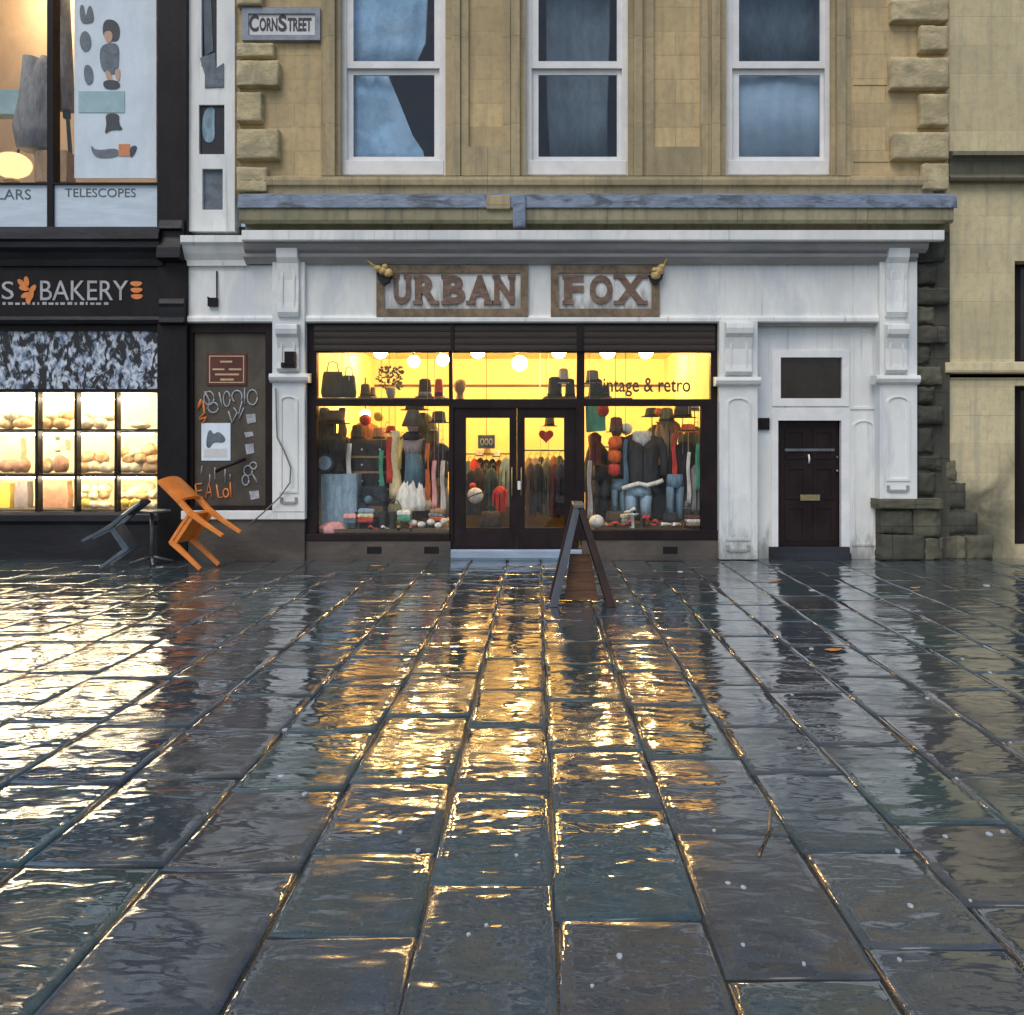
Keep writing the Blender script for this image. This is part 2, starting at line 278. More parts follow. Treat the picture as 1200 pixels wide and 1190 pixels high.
# ------------------------------------------------------------------ mesh building
class MB:
    def __init__(s): s.v = []; s.f = []
    def add(s, vs, fs):
        o = len(s.v); s.v += [tuple(p) for p in vs]; s.f += [tuple(i+o for i in q) for q in fs]; return s
    def box(s, x0, x1, y0, y1, z0, z1):
        if x0 > x1: x0, x1 = x1, x0
        if y0 > y1: y0, y1 = y1, y0
        if z0 > z1: z0, z1 = z1, z0
        return s.add([(x0, y0, z0), (x1, y0, z0), (x1, y1, z0), (x0, y1, z0), (x0, y0, z1), (x1, y0, z1), (x1, y1, z1), (x0, y1, z1)],
                     [(0, 3, 2, 1), (4, 5, 6, 7), (0, 1, 5, 4), (1, 2, 6, 5), (2, 3, 7, 6), (3, 0, 4, 7)])
    def pbox(s, a, b, c, d, Yf, Yb):
        return s.box(fx(a, Yf), fx(c, Yf), Yf, Yb, fz(d, Yf), fz(b, Yf))
    def prism(s, poly, y0, y1):
        n = len(poly)
        ar = sum(poly[i][0]*poly[(i+1) % n][1]-poly[(i+1) % n][0]*poly[i][1] for i in range(n))
        if ar < 0: poly = poly[::-1]
        vs = [(p[0], y0, p[1]) for p in poly]+[(p[0], y1, p[1]) for p in poly]
        return s.add(vs, [tuple(range(n)), tuple(range(2*n-1, n-1, -1))]+[(i, i+n, (i+1) % n+n, (i+1) % n) for i in range(n)])
    def pprism(s, pts, Yf, Yb, soft=0):
        for _ in range(soft): pts = [q for i in range(len(pts)) for q in ((pts[i][0]*.75+pts[(i+1) % len(pts)][0]*.25, pts[i][1]*.75+pts[(i+1) % len(pts)][1]*.25), (pts[i][0]*.25+pts[(i+1) % len(pts)][0]*.75, pts[i][1]*.25+pts[(i+1) % len(pts)][1]*.75))]
        return s.prism([(fx(a, Yf), fz(b, Yf)) for a, b in pts], Yf, Yb)
    def mould(s, prof, x0, x1):                     # closed (Y, Z) profile run along X
        n = len(prof)
        vs = [(x0, p[0], p[1]) for p in prof]+[(x1, p[0], p[1]) for p in prof]
        return s.add(vs, [tuple(range(n)), tuple(range(2*n-1, n-1, -1))]+[(i, i+n, (i+1) % n+n, (i+1) % n) for i in range(n)])
    def mouldp(s, prof, a, c, Yr=-.25): return s.mould([(Y, fz(py, Y)) for py, Y in prof], fx(a, Yr), fx(c, Yr))
    def grid(s, a, b, c, d, holes, Yf, Yb):         # a slab with rectangular openings, all px at the front face
        xs = sorted({a, c, *[min(max(k, a), c) for h in holes for k in (h[0], h[2])]}); zs = sorted({b, d, *[min(max(k, b), d) for h in holes for k in (h[1], h[3])]})
        nx, nz = len(xs)-1, len(zs)-1
        def full(i, j):
            if i < 0 or j < 0 or i >= nx or j >= nz: return False
            mx, mz = (xs[i]+xs[i+1])/2, (zs[j]+zs[j+1])/2
            return not any(h[0] < mx < h[2] and h[1] < mz < h[3] for h in holes)
        for i in range(nx):
            for j in range(nz):
                if not full(i, j): continue
                x0, x1, z1, z0 = fx(xs[i], Yf), fx(xs[i+1], Yf), fz(zs[j], Yf), fz(zs[j+1], Yf)
                s.add([(x0, Yf, z0), (x1, Yf, z0), (x1, Yf, z1), (x0, Yf, z1)], [(0, 1, 2, 3)])
                s.add([(x0, Yb, z0), (x1, Yb, z0), (x1, Yb, z1), (x0, Yb, z1)], [(3, 2, 1, 0)])
                if not full(i-1, j): s.add([(x0, Yf, z0), (x0, Yf, z1), (x0, Yb, z1), (x0, Yb, z0)], [(0, 1, 2, 3)])
                if not full(i+1, j): s.add([(x1, Yf, z0), (x1, Yf, z1), (x1, Yb, z1), (x1, Yb, z0)], [(3, 2, 1, 0)])
                if not full(i, j-1): s.add([(x0, Yf, z1), (x1, Yf, z1), (x1, Yb, z1), (x0, Yb, z1)], [(0, 1, 2, 3)])
                if not full(i, j+1): s.add([(x0, Yf, z0), (x1, Yf, z0), (x1, Yb, z0), (x0, Yb, z0)], [(3, 2, 1, 0)])
        return s
    def loft(s, rings, caps=True):
        n = len(rings[0]); o = len(s.v)
        for r in rings: s.v += [tuple(p) for p in r]
        for k in range(len(rings)-1):
            for i in range(n):
                j = (i+1) % n
                s.f.append((o+k*n+i, o+k*n+j, o+(k+1)*n+j, o+(k+1)*n+i))
        if caps:
            s.f.append(tuple(o+i for i in range(n-1, -1, -1))); e = o+(len(rings)-1)*n
            s.f.append(tuple(e+i for i in range(n)))
        return s
    def tube(s, pts, r, n=8, r2=None):
        pts = [Vector(p) for p in pts]; rings = []
        for i, p in enumerate(pts):
            t = (pts[min(i+1, len(pts)-1)]-pts[max(i-1, 0)]).normalized()
            u = t.cross(Vector((0, 1, 0))) if abs(t.y) < .9 else t.cross(Vector((1, 0, 0)))
            u.normalize(); w = t.cross(u)
            rr = r if r2 is None else r+(r2-r)*i/(len(pts)-1)
            rings.append([p+u*math.cos(2*pi*k/n)*rr+w*math.sin(2*pi*k/n)*rr for k in range(n)])
        return s.loft(rings)
    def lathe(s, prof, c=(0, 0, 0), n=20, fold=0., k=7, sx=1., sy=1.):
        return s.loft([[(c[0]+r*sx*(1+fold*math.cos(k*2*pi*i/n*1.0))*math.cos(2*pi*i/n), c[1]+r*sy*(1+fold*math.cos(k*2*pi*i/n))*math.sin(2*pi*i/n), c[2]+z) for i in range(n)] for r, z in prof])
    def ball(s, c, rx, ry, rz, n=14, m=8, rough=0., seed=0):
        q = random.Random(seed); rings = []
        for j in range(m+1):
            t = -pi/2+pi*(j+.02*(j == 0)-.02*(j == m))/m
            rings.append([(c[0]+rx*math.cos(t)*math.cos(2*pi*i/n)*(1+rough*q.uniform(-1, 1)), c[1]+ry*math.cos(t)*math.sin(2*pi*i/n)*(1+rough*q.uniform(-1, 1)), c[2]+rz*math.sin(t)*(1+rough*q.uniform(-1, 1))) for i in range(n)])
        return s.loft(rings)
    def ell(s, secs, n=18, fold=0., k=5):           # (x, y, z, rx, ry) sections, bottom to top
        return s.loft([[(x+rx*(1+fold*math.cos(k*2*pi*i/n))*math.cos(2*pi*i/n), y+ry*(1+fold*math.cos(k*2*pi*i/n+1))*math.sin(2*pi*i/n), z) for i in range(n)] for x, y, z, rx, ry in secs])
    def build(s, name, mat, parent=None, bevel=0., smooth=False, sub=0):
        me = bpy.data.meshes.new(name)
        off = Vector((0, 0, 0)); p = parent
        while p is not None: off += p.location; p = p.parent
        me.from_pydata([(a-off.x, b-off.y, c-off.z) for a, b, c in s.v], [], s.f)
        me.materials.append(mat if not isinstance(mat, str) else MT[mat])
        me.update()
        import bmesh
        bm = bmesh.new(); bm.from_mesh(me); bmesh.ops.recalc_face_normals(bm, faces=bm.faces); bm.to_mesh(me); bm.free()
        o = bpy.data.objects.new(name, me); COL.objects.link(o)
        if parent: o.parent = parent
        if smooth:
            for q in me.polygons: q.use_smooth = True
        if bevel:
            b = o.modifiers.new('bevel', 'BEVEL'); b.width = bevel; b.segments = 2; b.limit_method = 'ANGLE'; b.angle_limit = math.radians(40)
        if sub:
            b = o.modifiers.new('sub', 'SUBSURF'); b.levels = sub; b.render_levels = sub
        return o
def tag(o, label, cat, group=None):
    o['label'] = label; o['category'] = cat
    if group: o['group'] = group
    return o
def thing(name, label, cat, loc=(0, 0, 0), group=None):
    o = bpy.data.objects.new(name, None); COL.objects.link(o); o.location = loc; o.empty_display_size = .1
    return tag(o, label, cat, group)
def dup(root, loc=None, rot=None, label=None):
    def cp(o, par):
        c = o.copy(); COL.objects.link(c)
        if par: c.parent = par
        for ch in o.children: cp(ch, c)
        return c
    r = cp(root, None)
    if loc is not None: r.location = loc
    if rot is not None: r.rotation_euler = rot
    if label: r['label'] = label
    return r
def text(s, box, Y, mat, name, parent, bold=0., thick=.004, shear=0.):
    cu = bpy.data.curves.new('t', 'FONT'); cu.body = s; cu.offset = bold; cu.extrude = .02; cu.shear = shear; cu.resolution_u = 4
    t = bpy.data.objects.new('t', cu); COL.objects.link(t)
    dg = bpy.context.evaluated_depsgraph_get()
    me = bpy.data.meshes.new_from_object(t.evaluated_get(dg))
    bpy.data.objects.remove(t); bpy.data.curves.remove(cu)
    me.name = name
    vs = [v.co.copy() for v in me.vertices]
    x0, x1 = min(v.x for v in vs), max(v.x for v in vs); y0, y1 = min(v.y for v in vs), max(v.y for v in vs)
    X0, X1, Z1, Z0 = fx(box[0], Y), fx(box[2], Y), fz(box[1], Y), fz(box[3], Y)
    off = Vector((0, 0, 0)); p = parent
    while p is not None: off += p.location; p = p.parent
    for v, c in zip(me.vertices, vs):
        v.co = Vector((X0+(c.x-x0)/(x1-x0)*(X1-X0), Y+(0 if c.z > 0 else thick), Z0+(c.y-y0)/(y1-y0)*(Z1-Z0)))-off
    me.materials.clear(); me.materials.append(MT[mat])
    o = bpy.data.objects.new(name, me); COL.objects.link(o)
    if parent: o.parent = parent
    return o

# ================================================================== GROUND
g = MB().box(-160, 160, -160, 160, -.3, -.06).build('ground', 'ground'); g['kind'] = 'structure'
pv = MB()
cols = [-9.6, -9.05, -8.5, -7.9, -7.35, -6.75, -6.2, -5.6, -5.0, -4.45, -3.85, -3.3, -2.7, -2.12, -1.53, -.96, -.42, .07, .61, 1.13, 1.62, 2.16, 2.7, 3.3, 3.85, 4.4, 5.0, 5.6, 6.15, 6.75, 7.3, 7.9, 8.5, 9.1, 9.7]
fixed = {16: [-9.62, -8.86, -8.0, -7.1], 17: [-9.08, -8.19, -7.5, -6.6], 15: [-9.18, -8.6, -7.9], 18: [-9.4, -8.45, -7.6, -6.7], 14: [-9.6, -8.75, -8.0], 19: [-9.25, -8.6, -7.8], 20: [-9.0, -8.35, -7.4]}
for ci in range(len(cols)-1):
    x0, x1 = cols[ci]+.005, cols[ci+1]-.005
    ys = [-14.5]
    tgt = list(fixed.get(ci, []))
    while ys[-1] < -.3:
        nx = ys[-1]+RND.uniform(.62, 1.0)
        if tgt and nx > tgt[0]-.45: nx = tgt.pop(0)
        ys.append(min(nx, 0.25))
    for k in range(len(ys)-1):
        y0, y1 = ys[k]+.005, ys[k+1]-.005
        if y1-y0 < .08: continue
        z = RND.uniform(-.004, -.001); tx, ty = RND.uniform(-.008, .008), RND.uniform(-.008, .007)-(.008 if cols[ci] < -1.2 and ys[k] < -4 else 0)
        mx, my = (x0+x1)/2, (y0+y1)/2
        j = [(RND.uniform(-.008, .008), RND.uniform(-.012, .012)) for _ in range(4)]
        cor = [(x0+j[0][0], y0+j[0][1]), (x1+j[1][0], y0+j[1][1]), (x1+j[2][0], y1+j[2][1]), (x0+j[3][0], y1+j[3][1])]
        rings = []
        for ins, dz in ((0, -.05), (0, -.012), (.008, -.0055), (.022, -.002), (.05, -.0006), (.12, 0)):
            r = []
            for (px_, py_) in cor:
                sx, sy = (1 if px_ < mx else -1), (1 if py_ < my else -1)
                X, Y = px_+sx*ins, py_+sy*ins
                r.append((X, Y, z+dz+(X-mx)*tx+(Y-my)*ty))
            rings.append(r)
        pv.loft(rings, caps=False)
        o = len(pv.v); pv.f.append((o-4, o-3, o-2, o-1))
p = pv.build('pavement', 'paving', smooth=True); p['kind'] = 'structure'
jt = MB().box(-9.8, 9.8, -14.6, .3, -.05, -.019).build('pavement_joints', 'joint'); jt['kind'] = 'structure'

# ================================================================== MIDDLE STONE BUILDING
B = thing('stone_building', 'tan stone building with white painted shopfront, lit shop window and three sash windows above', 'building', (0, 0, 0))
TOP = -330
wins = [(398, 523, 207, 0), (615, 737, 207, 1), (850, 975, 207, 2)]
openings = [(a, -60, c, b) for a, c, b, _ in wins]
MB().grid(275, TOP, 1113, 232, openings, 0, .4).build('wall', 'stone', B)
cp = MB().mouldp([(TOP, .3), (TOP, -.35), (TOP+14, -.35), (TOP+22, -.2), (TOP+36, -.12), (TOP+36, .3)], 268, 1122); cp.build('parapet_cornice', 'stone_olive', B)
# pilaster strips with sunk panels between the windows
for a, c in ((540, 598), (757, 830)):
    MB().grid(a, -80, c, 206, [(a+9, -60, c-9, 172)], -.06, .01).build('pier_panel', 'stone_trim', B, .006)
# architraves
for a, c, b, k in wins:
    m = MB()
    m.grid(a-16, -80, c+16, 206, [(a-6, -66, c+6, 210)], -.105, .01)
    m.grid(a-6, -66, c+6, 206, [(a+1, -59, c-1, 210)], -.025, .01)
    m.grid(a-22, -88, c+22, 206, [(a-16, -80, c+16, 210)], -.04, .01)
    m.build('architrave', 'stone_trim', B, .008)
m = MB().mouldp([(207, .3), (207, -.12), (211, -.13), (217, -.12), (219, -.08), (233, -.06), (233, .3)], 280, 1095, -.1); m.build('sill_course', 'stone_trim', B, .006)
def rough(mb, a, b, c, d, Yf, Yb, seed=0, amp=.018, rnd=.03, n=7):
    # weathered stone: rounded arrises, chipped corners, lumpy face
    q = random.Random(seed*31+int(a*3+b*7)); x0, x1, z1, z0 = fx(a, Yf), fx(c, Yf), fz(b, Yf), fz(d, Yf)
    w, h = x1-x0, z1-z0; rd = min(rnd, w*.3, h*.3)
    us = [0, .04, .12]+[.12+.76*k/(n-2) for k in range(1, n-2)]+[.88, .96, 1]; N_ = len(us)
    chip = [q.uniform(.2, 1.8) for _ in range(4)]; front = []
    for v in us:
        for u in us:
            ex = min(u*w, w-u*w, v*h, h-v*h); e = max(0, 1-ex/rd); ci = (u > .5)+2*(v > .5)
            dy = rd*.9*e**2*chip[ci]*.8+q.uniform(-1, 1)*amp*(.35+.65*(0 < u < 1 and 0 < v < 1))
            front.append((x0+u*w+q.uniform(-1, 1)*amp*.5*(u in (0, 1)), max(Yf-amp, min(Yf+dy, Yb-.01)), z0+v*h+q.uniform(-1, 1)*amp*.5*(v in (0, 1))))
    fs = [(j*N_+i, j*N_+i+1, (j+1)*N_+i+1, (j+1)*N_+i) for j in range(N_-1) for i in range(N_-1)]
    ring = [i for i in range(N_)]+[j*N_+N_-1 for j in range(1, N_)]+[(N_-1)*N_+i for i in range(N_-2, -1, -1)]+[j*N_ for j in range(N_-2, 0, -1)]
    o = len(front); back = [(front[i][0], Yb, front[i][2]) for i in ring]
    for k in range(len(ring)):
        k2 = (k+1) % len(ring); fs.append((ring[k], o+k, o+k2, ring[k2]))
    return mb.add(front+back, fs)
# sash windows
YF = .10
for a, c, b, k in wins:
    a2, c2 = a+1, c-1
    fr = MB().grid(a2, -58, c2, 206, [(a2+7, -50, c2-7, 199)], YF, YF+.14).build('window', 'white_sash', B, .006)
    gl, gr = a2+9+6, c2-9-4
    MB().grid(a2+7, -50, c2-7, 80, [(gl, -40, gr, 72)], YF+.02, YF+.06).build('upper_sash', 'white_sash', fr, .005)
    MB().grid(a2+7, 80, c2-7, 199, [(gl, 88, gr, 184)], YF+.075, YF+.115).build('lower_sash', 'white_sash', fr, .005)
    MB().pbox(a2+2, 188, c2-2, 205, YF-.012, YF+.07).build('sill', 'white_sash', fr, .008)
    MB().pbox(gl-1, -41, gr+1, 73, YF+.036, YF+.042).build('pane', 'glass_sash', fr)
    MB().pbox(gl-1, 87, gr+1, 185, YF+.092, YF+.098).build('pane', 'glass_sash', fr)
    rm = MB(); x0, x1, z0, z1 = fx(a, .4), fx(c, .4), fz(212, .4), fz(-70, .4)
    rm.box(x0-.3, x1+.3, 1.9, 1.95, z0-.1, z1+.1).box(x0-.35, x0-.3, .41, 1.95, z0-.1, z1+.1).box(x1+.3, x1+.35, .41, 1.95, z0-.1, z1+.1)
    rm.box(x0-.35, x1+.35, .41, 1.95, z0-.15, z0-.1).box(x0-.35, x1+.35, .41, 1.95, z1+.1, z1+.15)
    rm.build('room_lining', 'dark_room', B)
def drape(name, label, pts, Y, mat, waves=2.2, cat='curtain'):
    # a hung cloth: outline (px) from top edge to bottom edge, folded in depth
    L, Rr = pts
    m = MB(); n = 40; vs = []; rows = len(L)
    for side in (0, .012):
        for (xl, y), (xr, _) in zip(L, Rr):
            for i in range(n+1):
                px = xl+(xr-xl)*i/n
                vs.append((fx(px, Y), Y+side+.02*math.sin(i/n*waves*2*pi+y*.02)+.004*math.sin(i*.9), fz(y, Y)))
    W = n+1; H = rows*W; fs = []
    for s in (0, 1):
        for r in range(rows-1):
            for i in range(n): q = s*H+r*W+i; fs.append((q, q+1, q+W+1, q+W))
    for r in range(rows-1):
        for i in (0, n): q = r*W+i; fs.append((q, q+W, q+W+H, q+H))
    for i in range(n):
        for r in (0, rows-1): q = r*W+i; fs.append((q, q+1, q+1+H, q+H))
    m.add(vs, fs); return tag(m.build(name, mat, None, smooth=True), label, cat)
drape('curtain', 'pale blue cloth standing in for the sky reflected in the upper sash of the left first-floor window', ([(412, -45), (412, 0), (412, 50), (413, 74)], [(502, -45), (501, 0), (499, 40), (488, 74)]), .26, 'curtain')  # pale blue cloth gives this pane its sky reflection
drape('curtain', 'pale blue cloth standing in for the sky reflected in the lower sash of the left first-floor window', ([(412, 82), (412, 120), (413, 160), (414, 178), (420, 196)], [(452, 82), (468, 110), (484, 140), (496, 165), (500, 196)]), .30, 'curtain')  # same stand-in for reflected sky, cut away at the right
drape('curtain', 'dark slate curtain behind the middle first-floor window', ([(640, -45), (640, 60), (641, 130), (645, 196)], [(716, -45), (714, 60), (712, 130), (712, 196)]), .5, 'curtain_dark', 2.5)
drape('window_blind', 'grey blue blind over the lower half of the right first-floor window', ([(862, 86), (862, 196)], [(967, 86), (967, 196)]), .27, 'blind', 1, 'blind')
drape('curtain', 'dark slate curtain in the upper half of the right first-floor window', ([(866, -45), (866, 84)], [(962, -45), (962, 84)]), .55, 'curtain_dark', 2.2)
# quoins
def quoin(a, b, c, d, f=-.13, mat='quoin', name='quoin_stone'):
    rough(MB(), a, b, c, d, f, .02, 3, .007, .02).build(name, mat, B, smooth=True)
for a, b, c, d in ((277, -60, 325, -25), (277, -20, 306, 6), (277, 50, 320, 66), (277, 71, 326, 100), (277, 108, 306, 142), (277, 151, 326, 186), (277, 196, 312, 224)): quoin(a, b, c, d)
for a, b, c, d in ((1046, -60, 1112, -44), (1080, -38, 1112, -6), (1046, -1, 1112, 24), (1079, 30, 1112, 59), (1045, 67, 1113, 103), (1079, 110, 1112, 147), (1047, 155, 1113, 186), (1082, 192, 1112, 222)): quoin(a, b, c, d)
# raised ashlar blocks on the wall face right of the last window
for a, b, c, d in ((1000, 60, 1040, 100), (1000, 150, 1042, 190)): MB().pbox(a, b, c, d, -.012, .01).build('ashlar_block', 'stone', B, .006)
# stone cornice and lead flashing
m = MB().mouldp([(234, .05), (234, -.33), (243, -.34), (258, -.34), (262, -.30), (263, -.10), (272, -.10), (272, .05)], 280, 1118, -.34); m.build('cornice', 'stone_olive', B, .008)
m = MB().mouldp([(226, .05), (229, -.35), (243, -.37), (244, -.365), (244, .05)], 278, 1122, -.37); m.build('lead_flashing', 'lead', B, .004)
m = MB().pbox(601, 228, 616, 266, -.40, -.3); m.build('lead_drip', 'lead', B, .012)
m = MB().pbox(570, 229, 598, 245, -.385, -.3); m.build('stone_patch', 'stone_trim', B, .01)
# ------ white shopfront entablature
m = MB()
m.mouldp([(271, .05), (270, -.42), (281, -.42), (283, -.40), (284, -.30), (284, .05)], 283, 1107, -.42); m.build('cornice_lip', 'white', B, .006)
m = MB().mouldp([(284, .05), (284, -.33), (287, -.32), (292, -.29), (297, -.22), (297, .05)], 286, 1088, -.3); m.build('cornice_cove', 'white_shaded', B)
m = MB().mouldp([(297, .05), (297, -.24), (301, -.24), (304, -.20), (308, -.15), (310, -.13), (310, .05)], 286, 1075, -.2); m.build('bed_mould', 'white_shaded', B)
m = MB().mouldp([(276, .05), (276, -.30), (284, -.30), (288, -.25), (297, -.2), (305, -.14), (312, -.13), (312, .05)], 211, 284, -.3); m.build('cornice_lip', 'white', B, .006)
m = MB().pbox(358, 309, 1040, 371, -.08, .1); m.build('fascia', 'white', B)
m = MB().pbox(214, 311, 320, 372, -.08, .1); m.build('fascia', 'white', B)
m = MB().mouldp([(370, .1), (370, -.11), (373, -.13), (377, -.13), (379, -.09), (379, .1)], 212, 1072, -.13); m.build('fascia_fillet', 'white', B, .004)
# ------ pilasters
def frame_strip(a, b, c, d, Y, w=3.2, t=.018):
    m = MB(); m.pbox(a, b, a+w, d, Y-t, Y+.005).pbox(c-w, b, c, d, Y-t, Y+.005).pbox(a+w, d-w, c-w, d, Y-t+.001, Y+.005)
    cx_, r = (a+c)/2, (c-a)/2          # arched head
    pts = [(cx_-r*math.cos(pi*k/10), b-r*.55*math.sin(pi*k/10)) for k in range(11)]+[(cx_+(r-w)*math.cos(pi*k/10), b-(r-w)*.55*math.sin(pi*k/10)) for k in range(11)]
    return m.pprism(pts, Y-t+.002, Y+.005)
def console(a, b, c, d, P):
    w = c-a
    m = MB().mouldp([(b, .0), (b, -.29), (b+(d-b)*.1, -.3), (b+(d-b)*.2, -.285), (b+(d-b)*.28, -.24), (b+(d-b)*.5, -.205), (b+(d-b)*.8, -.215), (b+(d-b)*.93, -.235), (d, -.2), (d, 0)], a, c, -.22)
    o = m.build('console', 'white', P, .012)
    frame_strip(a+w*.18, b+(d-b)*.42, c-w*.18, d-4, -.215, 2.2, .012).build('console_panel', 'white', P, .004)
def pilaster(a, c, b, d, cons, ledge, base=None):
    P = MB().pbox(a, b, c, d, -.16, .1).build('pilaster', 'white', B, .006)
    for q in cons: console(*q, P)
    MB().mouldp([(ledge-4, .0), (ledge-4, -.22), (ledge, -.24), (ledge+4, -.22), (ledge+7, -.17), (ledge+7, 0)], a-4, c+4, -.22).build('ledge', 'white', P, .006)
    frame_strip(a+8, ledge+28, c-8, d-22, -.16).build('panel_moulding', 'white', P, .004)
    # little turned foot of the sunk panel
    m = MB(); m.pbox(a+9, d-17, a+12, d-10, -.185, -.15).pbox(c-12, d-17, c-9, d-10, -.185, -.15).pbox(a+12, d-12, c-12, d-9, -.185, -.15); m.build('panel_foot', 'white_shaded', P, .004)
    return P
pilaster(319, 357, 286, 600, [(325, 284, 350, 372), (324, 380, 350, 436)], 442)
pilaster(843, 888, 376, 656, [(850, 378, 882, 440)], 446)
pilaster(1031, 1075, 286, 586, [(1039, 284, 1064, 372), (1038, 380, 1064, 438)], 444)
# small dark alarm box on the left pilaster and looping cable
tag(MB().pbox(333, 412, 345, 428, -.30, -.2).pbox(329, 425, 346, 431, -.29, -.2).build('alarm_box', 'black', None, .006), 'small black alarm box on the white pilaster left of the lit shop window', 'alarm box')
pts = [(323, 455), (324, 490), (325, 513), (333, 528), (341, 548), (340, 566), (328, 583), (310, 600), (292, 616)]
cb = [(fx(a, -.2), -.2-.003*i, fz(b, -.2)) for i, (a, b) in enumerate(pts)]
tag(MB().tube(cb, .011, 6).build('cable', 'cable', None, smooth=True), 'thin grey cable looping down the white pilaster beside the stickered window', 'cable')
# ------ door bay at the right: white panelled recess
m = MB(); m.grid(886, 379, 1034, 656, [(911, 492, 987, 660), (913, 417, 989, 469)], .05, .32); m.build('door_surround', 'white', B, .004)
fl = MB().grid(905, 411, 995, 476, [(915, 419, 987, 467)], .02, .1).build('fanlight', 'white_sash', B, .006)
MB().pbox(914, 418, 988, 468, .075, .085).build('pane', 'glass_dark', fl)
MB().pbox(914, 418, 988, 468, .3, .32).build('backing', 'dark_room', fl)
MB().grid(904, 478, 996, 656, [(912, 493, 986, 660)], .025, .1).build('door_frame', 'white_sash', B, .006)
m = MB(); frame_strip(999, 500, 1026, 640, .05, 3).build('panel_moulding', 'white', B, .003)
frame_strip(997, 395, 1027, 480, .05, 3).build('panel_moulding', 'white', B, .003)
dr = MB().pbox(911, 492, 987, 645, .13, .2).build('front_door', 'maroon', B, .004)
for a, b, c, d in ((920, 503, 945, 538), (953, 503, 978, 538), (920, 546, 945, 585), (953, 546, 978, 585), (920, 592, 945, 634), (953, 592, 978, 634)):
    MB().grid(a, b, c, d, [(a+4, b+4, c-4, d-4)], .117, .135).build('door_panel', 'maroon', dr, .003)
MB().pbox(938, 580, 961, 587, .112, .135).build('letter_plate', 'brass', dr, .003)
MB().tube([(fx(948, .1), .11, fz(533, .1)), (fx(948, .1), .085, fz(538, .1)), (fx(948, .1), .1, fz(543, .1))], .013, 8).build('knocker', 'white_sash', dr, smooth=True)
MB().ball((fx(981, .1), .1, fz(552, .1)), .02, .025, .02).build('door_knob', 'brass', dr, smooth=True)
MB().ball((fx(981, .1), .1, fz(536, .1)), .012, .02, .018).build('lock', 'brass', dr, smooth=True)
MB().pbox(920, 526, 978, 529, .108, .135).build('door_rail', 'steel', dr)
MB().mouldp([(641, .25), (641, -.02), (648, -.03), (649, -.08), (658, -.1), (658, .25)], 903, 997, -.05).build('door_step', 'black_worn', B, .008)
tag(MB().pbox(889, 490, 902, 504, .01, .06).pbox(892, 493, 899, 501, -.002, .03).build('entry_phone', 'black', None, .003), 'small black entry phone on the white wall left of the black front door', 'entry phone')
# dark stone plinth under the right pilaster and sooty quoins beside it
rough(MB(), 1029, 585, 1107, 597, -.22, .1, 1, .012, .03).build('plinth_block', 'stone_sooty', B, smooth=True)
for i, (a, b, c, d) in enumerate(((1033, 598, 1070, 626), (1071, 597, 1104, 630), (1033, 627, 1084, 657), (1085, 631, 1106, 657))): rough(MB(), a, b, c, d, -.17+.02*(i % 2), .1, i, .022, .05).build('plinth_block', 'stone_sooty' if i % 2 else 'stone_dark', B, smooth=True)
y = 284; i = 0
while y < 580:
    h = RND.uniform(20, 34); w = (1110, 1096)[i % 2]+RND.uniform(-6, 5)
    rough(MB(), 1076, y, w, min(y+h-3, 584), -.08+RND.uniform(-.05, .04), .1, i, .02, .06).build('sooty_quoin', RND.choice(('stone_dark', 'stone_dark', 'stone_sooty')), B, smooth=True)
    y += h; i += 1
MB().pbox(1070, 272, 1113, 658, 0, .4).build('pier', 'stone_dark', B)
MB().pbox(884, 379, 1072, 382, -.05, .3).build('door_head', 'white_shaded', B)
MB().pbox(860, 379, 886, 658, .02, .33).build('backing', 'white_shaded', B); MB().pbox(1034, 379, 1072, 658, .02, .33).build('backing', 'white_shaded', B)
MB().pbox(280, 266, 1075, 378, .12, .4).build('bressummer', 'stone_dark', B)
# ------ main lit shop window frame
SW = MB().grid(357, 378, 844, 634, [(371, 413, 526, 468), (530, 413, 676, 468), (685, 413, 833, 468), (371, 476, 526, 626), (531, 478, 675, 640), (685, 476, 822, 622)], -.03, .09).build('shop_window', 'maroon', B, .006)
MB().pbox(357, 626, 527, 634, -.075, -.02).build('sill', 'maroon', SW, .006); MB().pbox(681, 622, 844, 633, -.075, -.02).build('sill', 'maroon', SW, .006)
m = MB()
for k in range(4): m.mouldp([(381.5+k*7.6, -.02), (381.5+k*7.6, -.062), (386+k*7.6, -.066), (388.6+k*7.6, -.062), (388.6+k*7.6, -.02)], 368, 838, -.07)
m.build('roller_shutter_slats', 'shutter', SW)
for a, c in ((528, 532), (676, 684)): MB().pbox(a, 380, c, 412, -.085, -.02).build('shutter_guide', 'maroon', SW, .003)
for a, b, c, d, q in ((371, 413, 526, 468, 't'), (530, 413, 676, 468, 't'), (685, 413, 833, 468, 't'), (371, 476, 526, 626, 'w'), (685, 476, 822, 622, 'w')):
    MB().pbox(a-1, b-1, c+1, d+1, .03, .038).build('pane', 'glass', SW)
MB().pbox(356, 634, 528, 659, -.06, .1).build('stall_riser', 'riser', B, .004); MB().pbox(682, 633, 845, 659, -.06, .1).build('stall_riser', 'riser', B, .004)
for a in (430, 497, 777): MB().pbox(a, 641, a+17, 649, -.068, -.05).build('air_brick', 'black', B, .002)
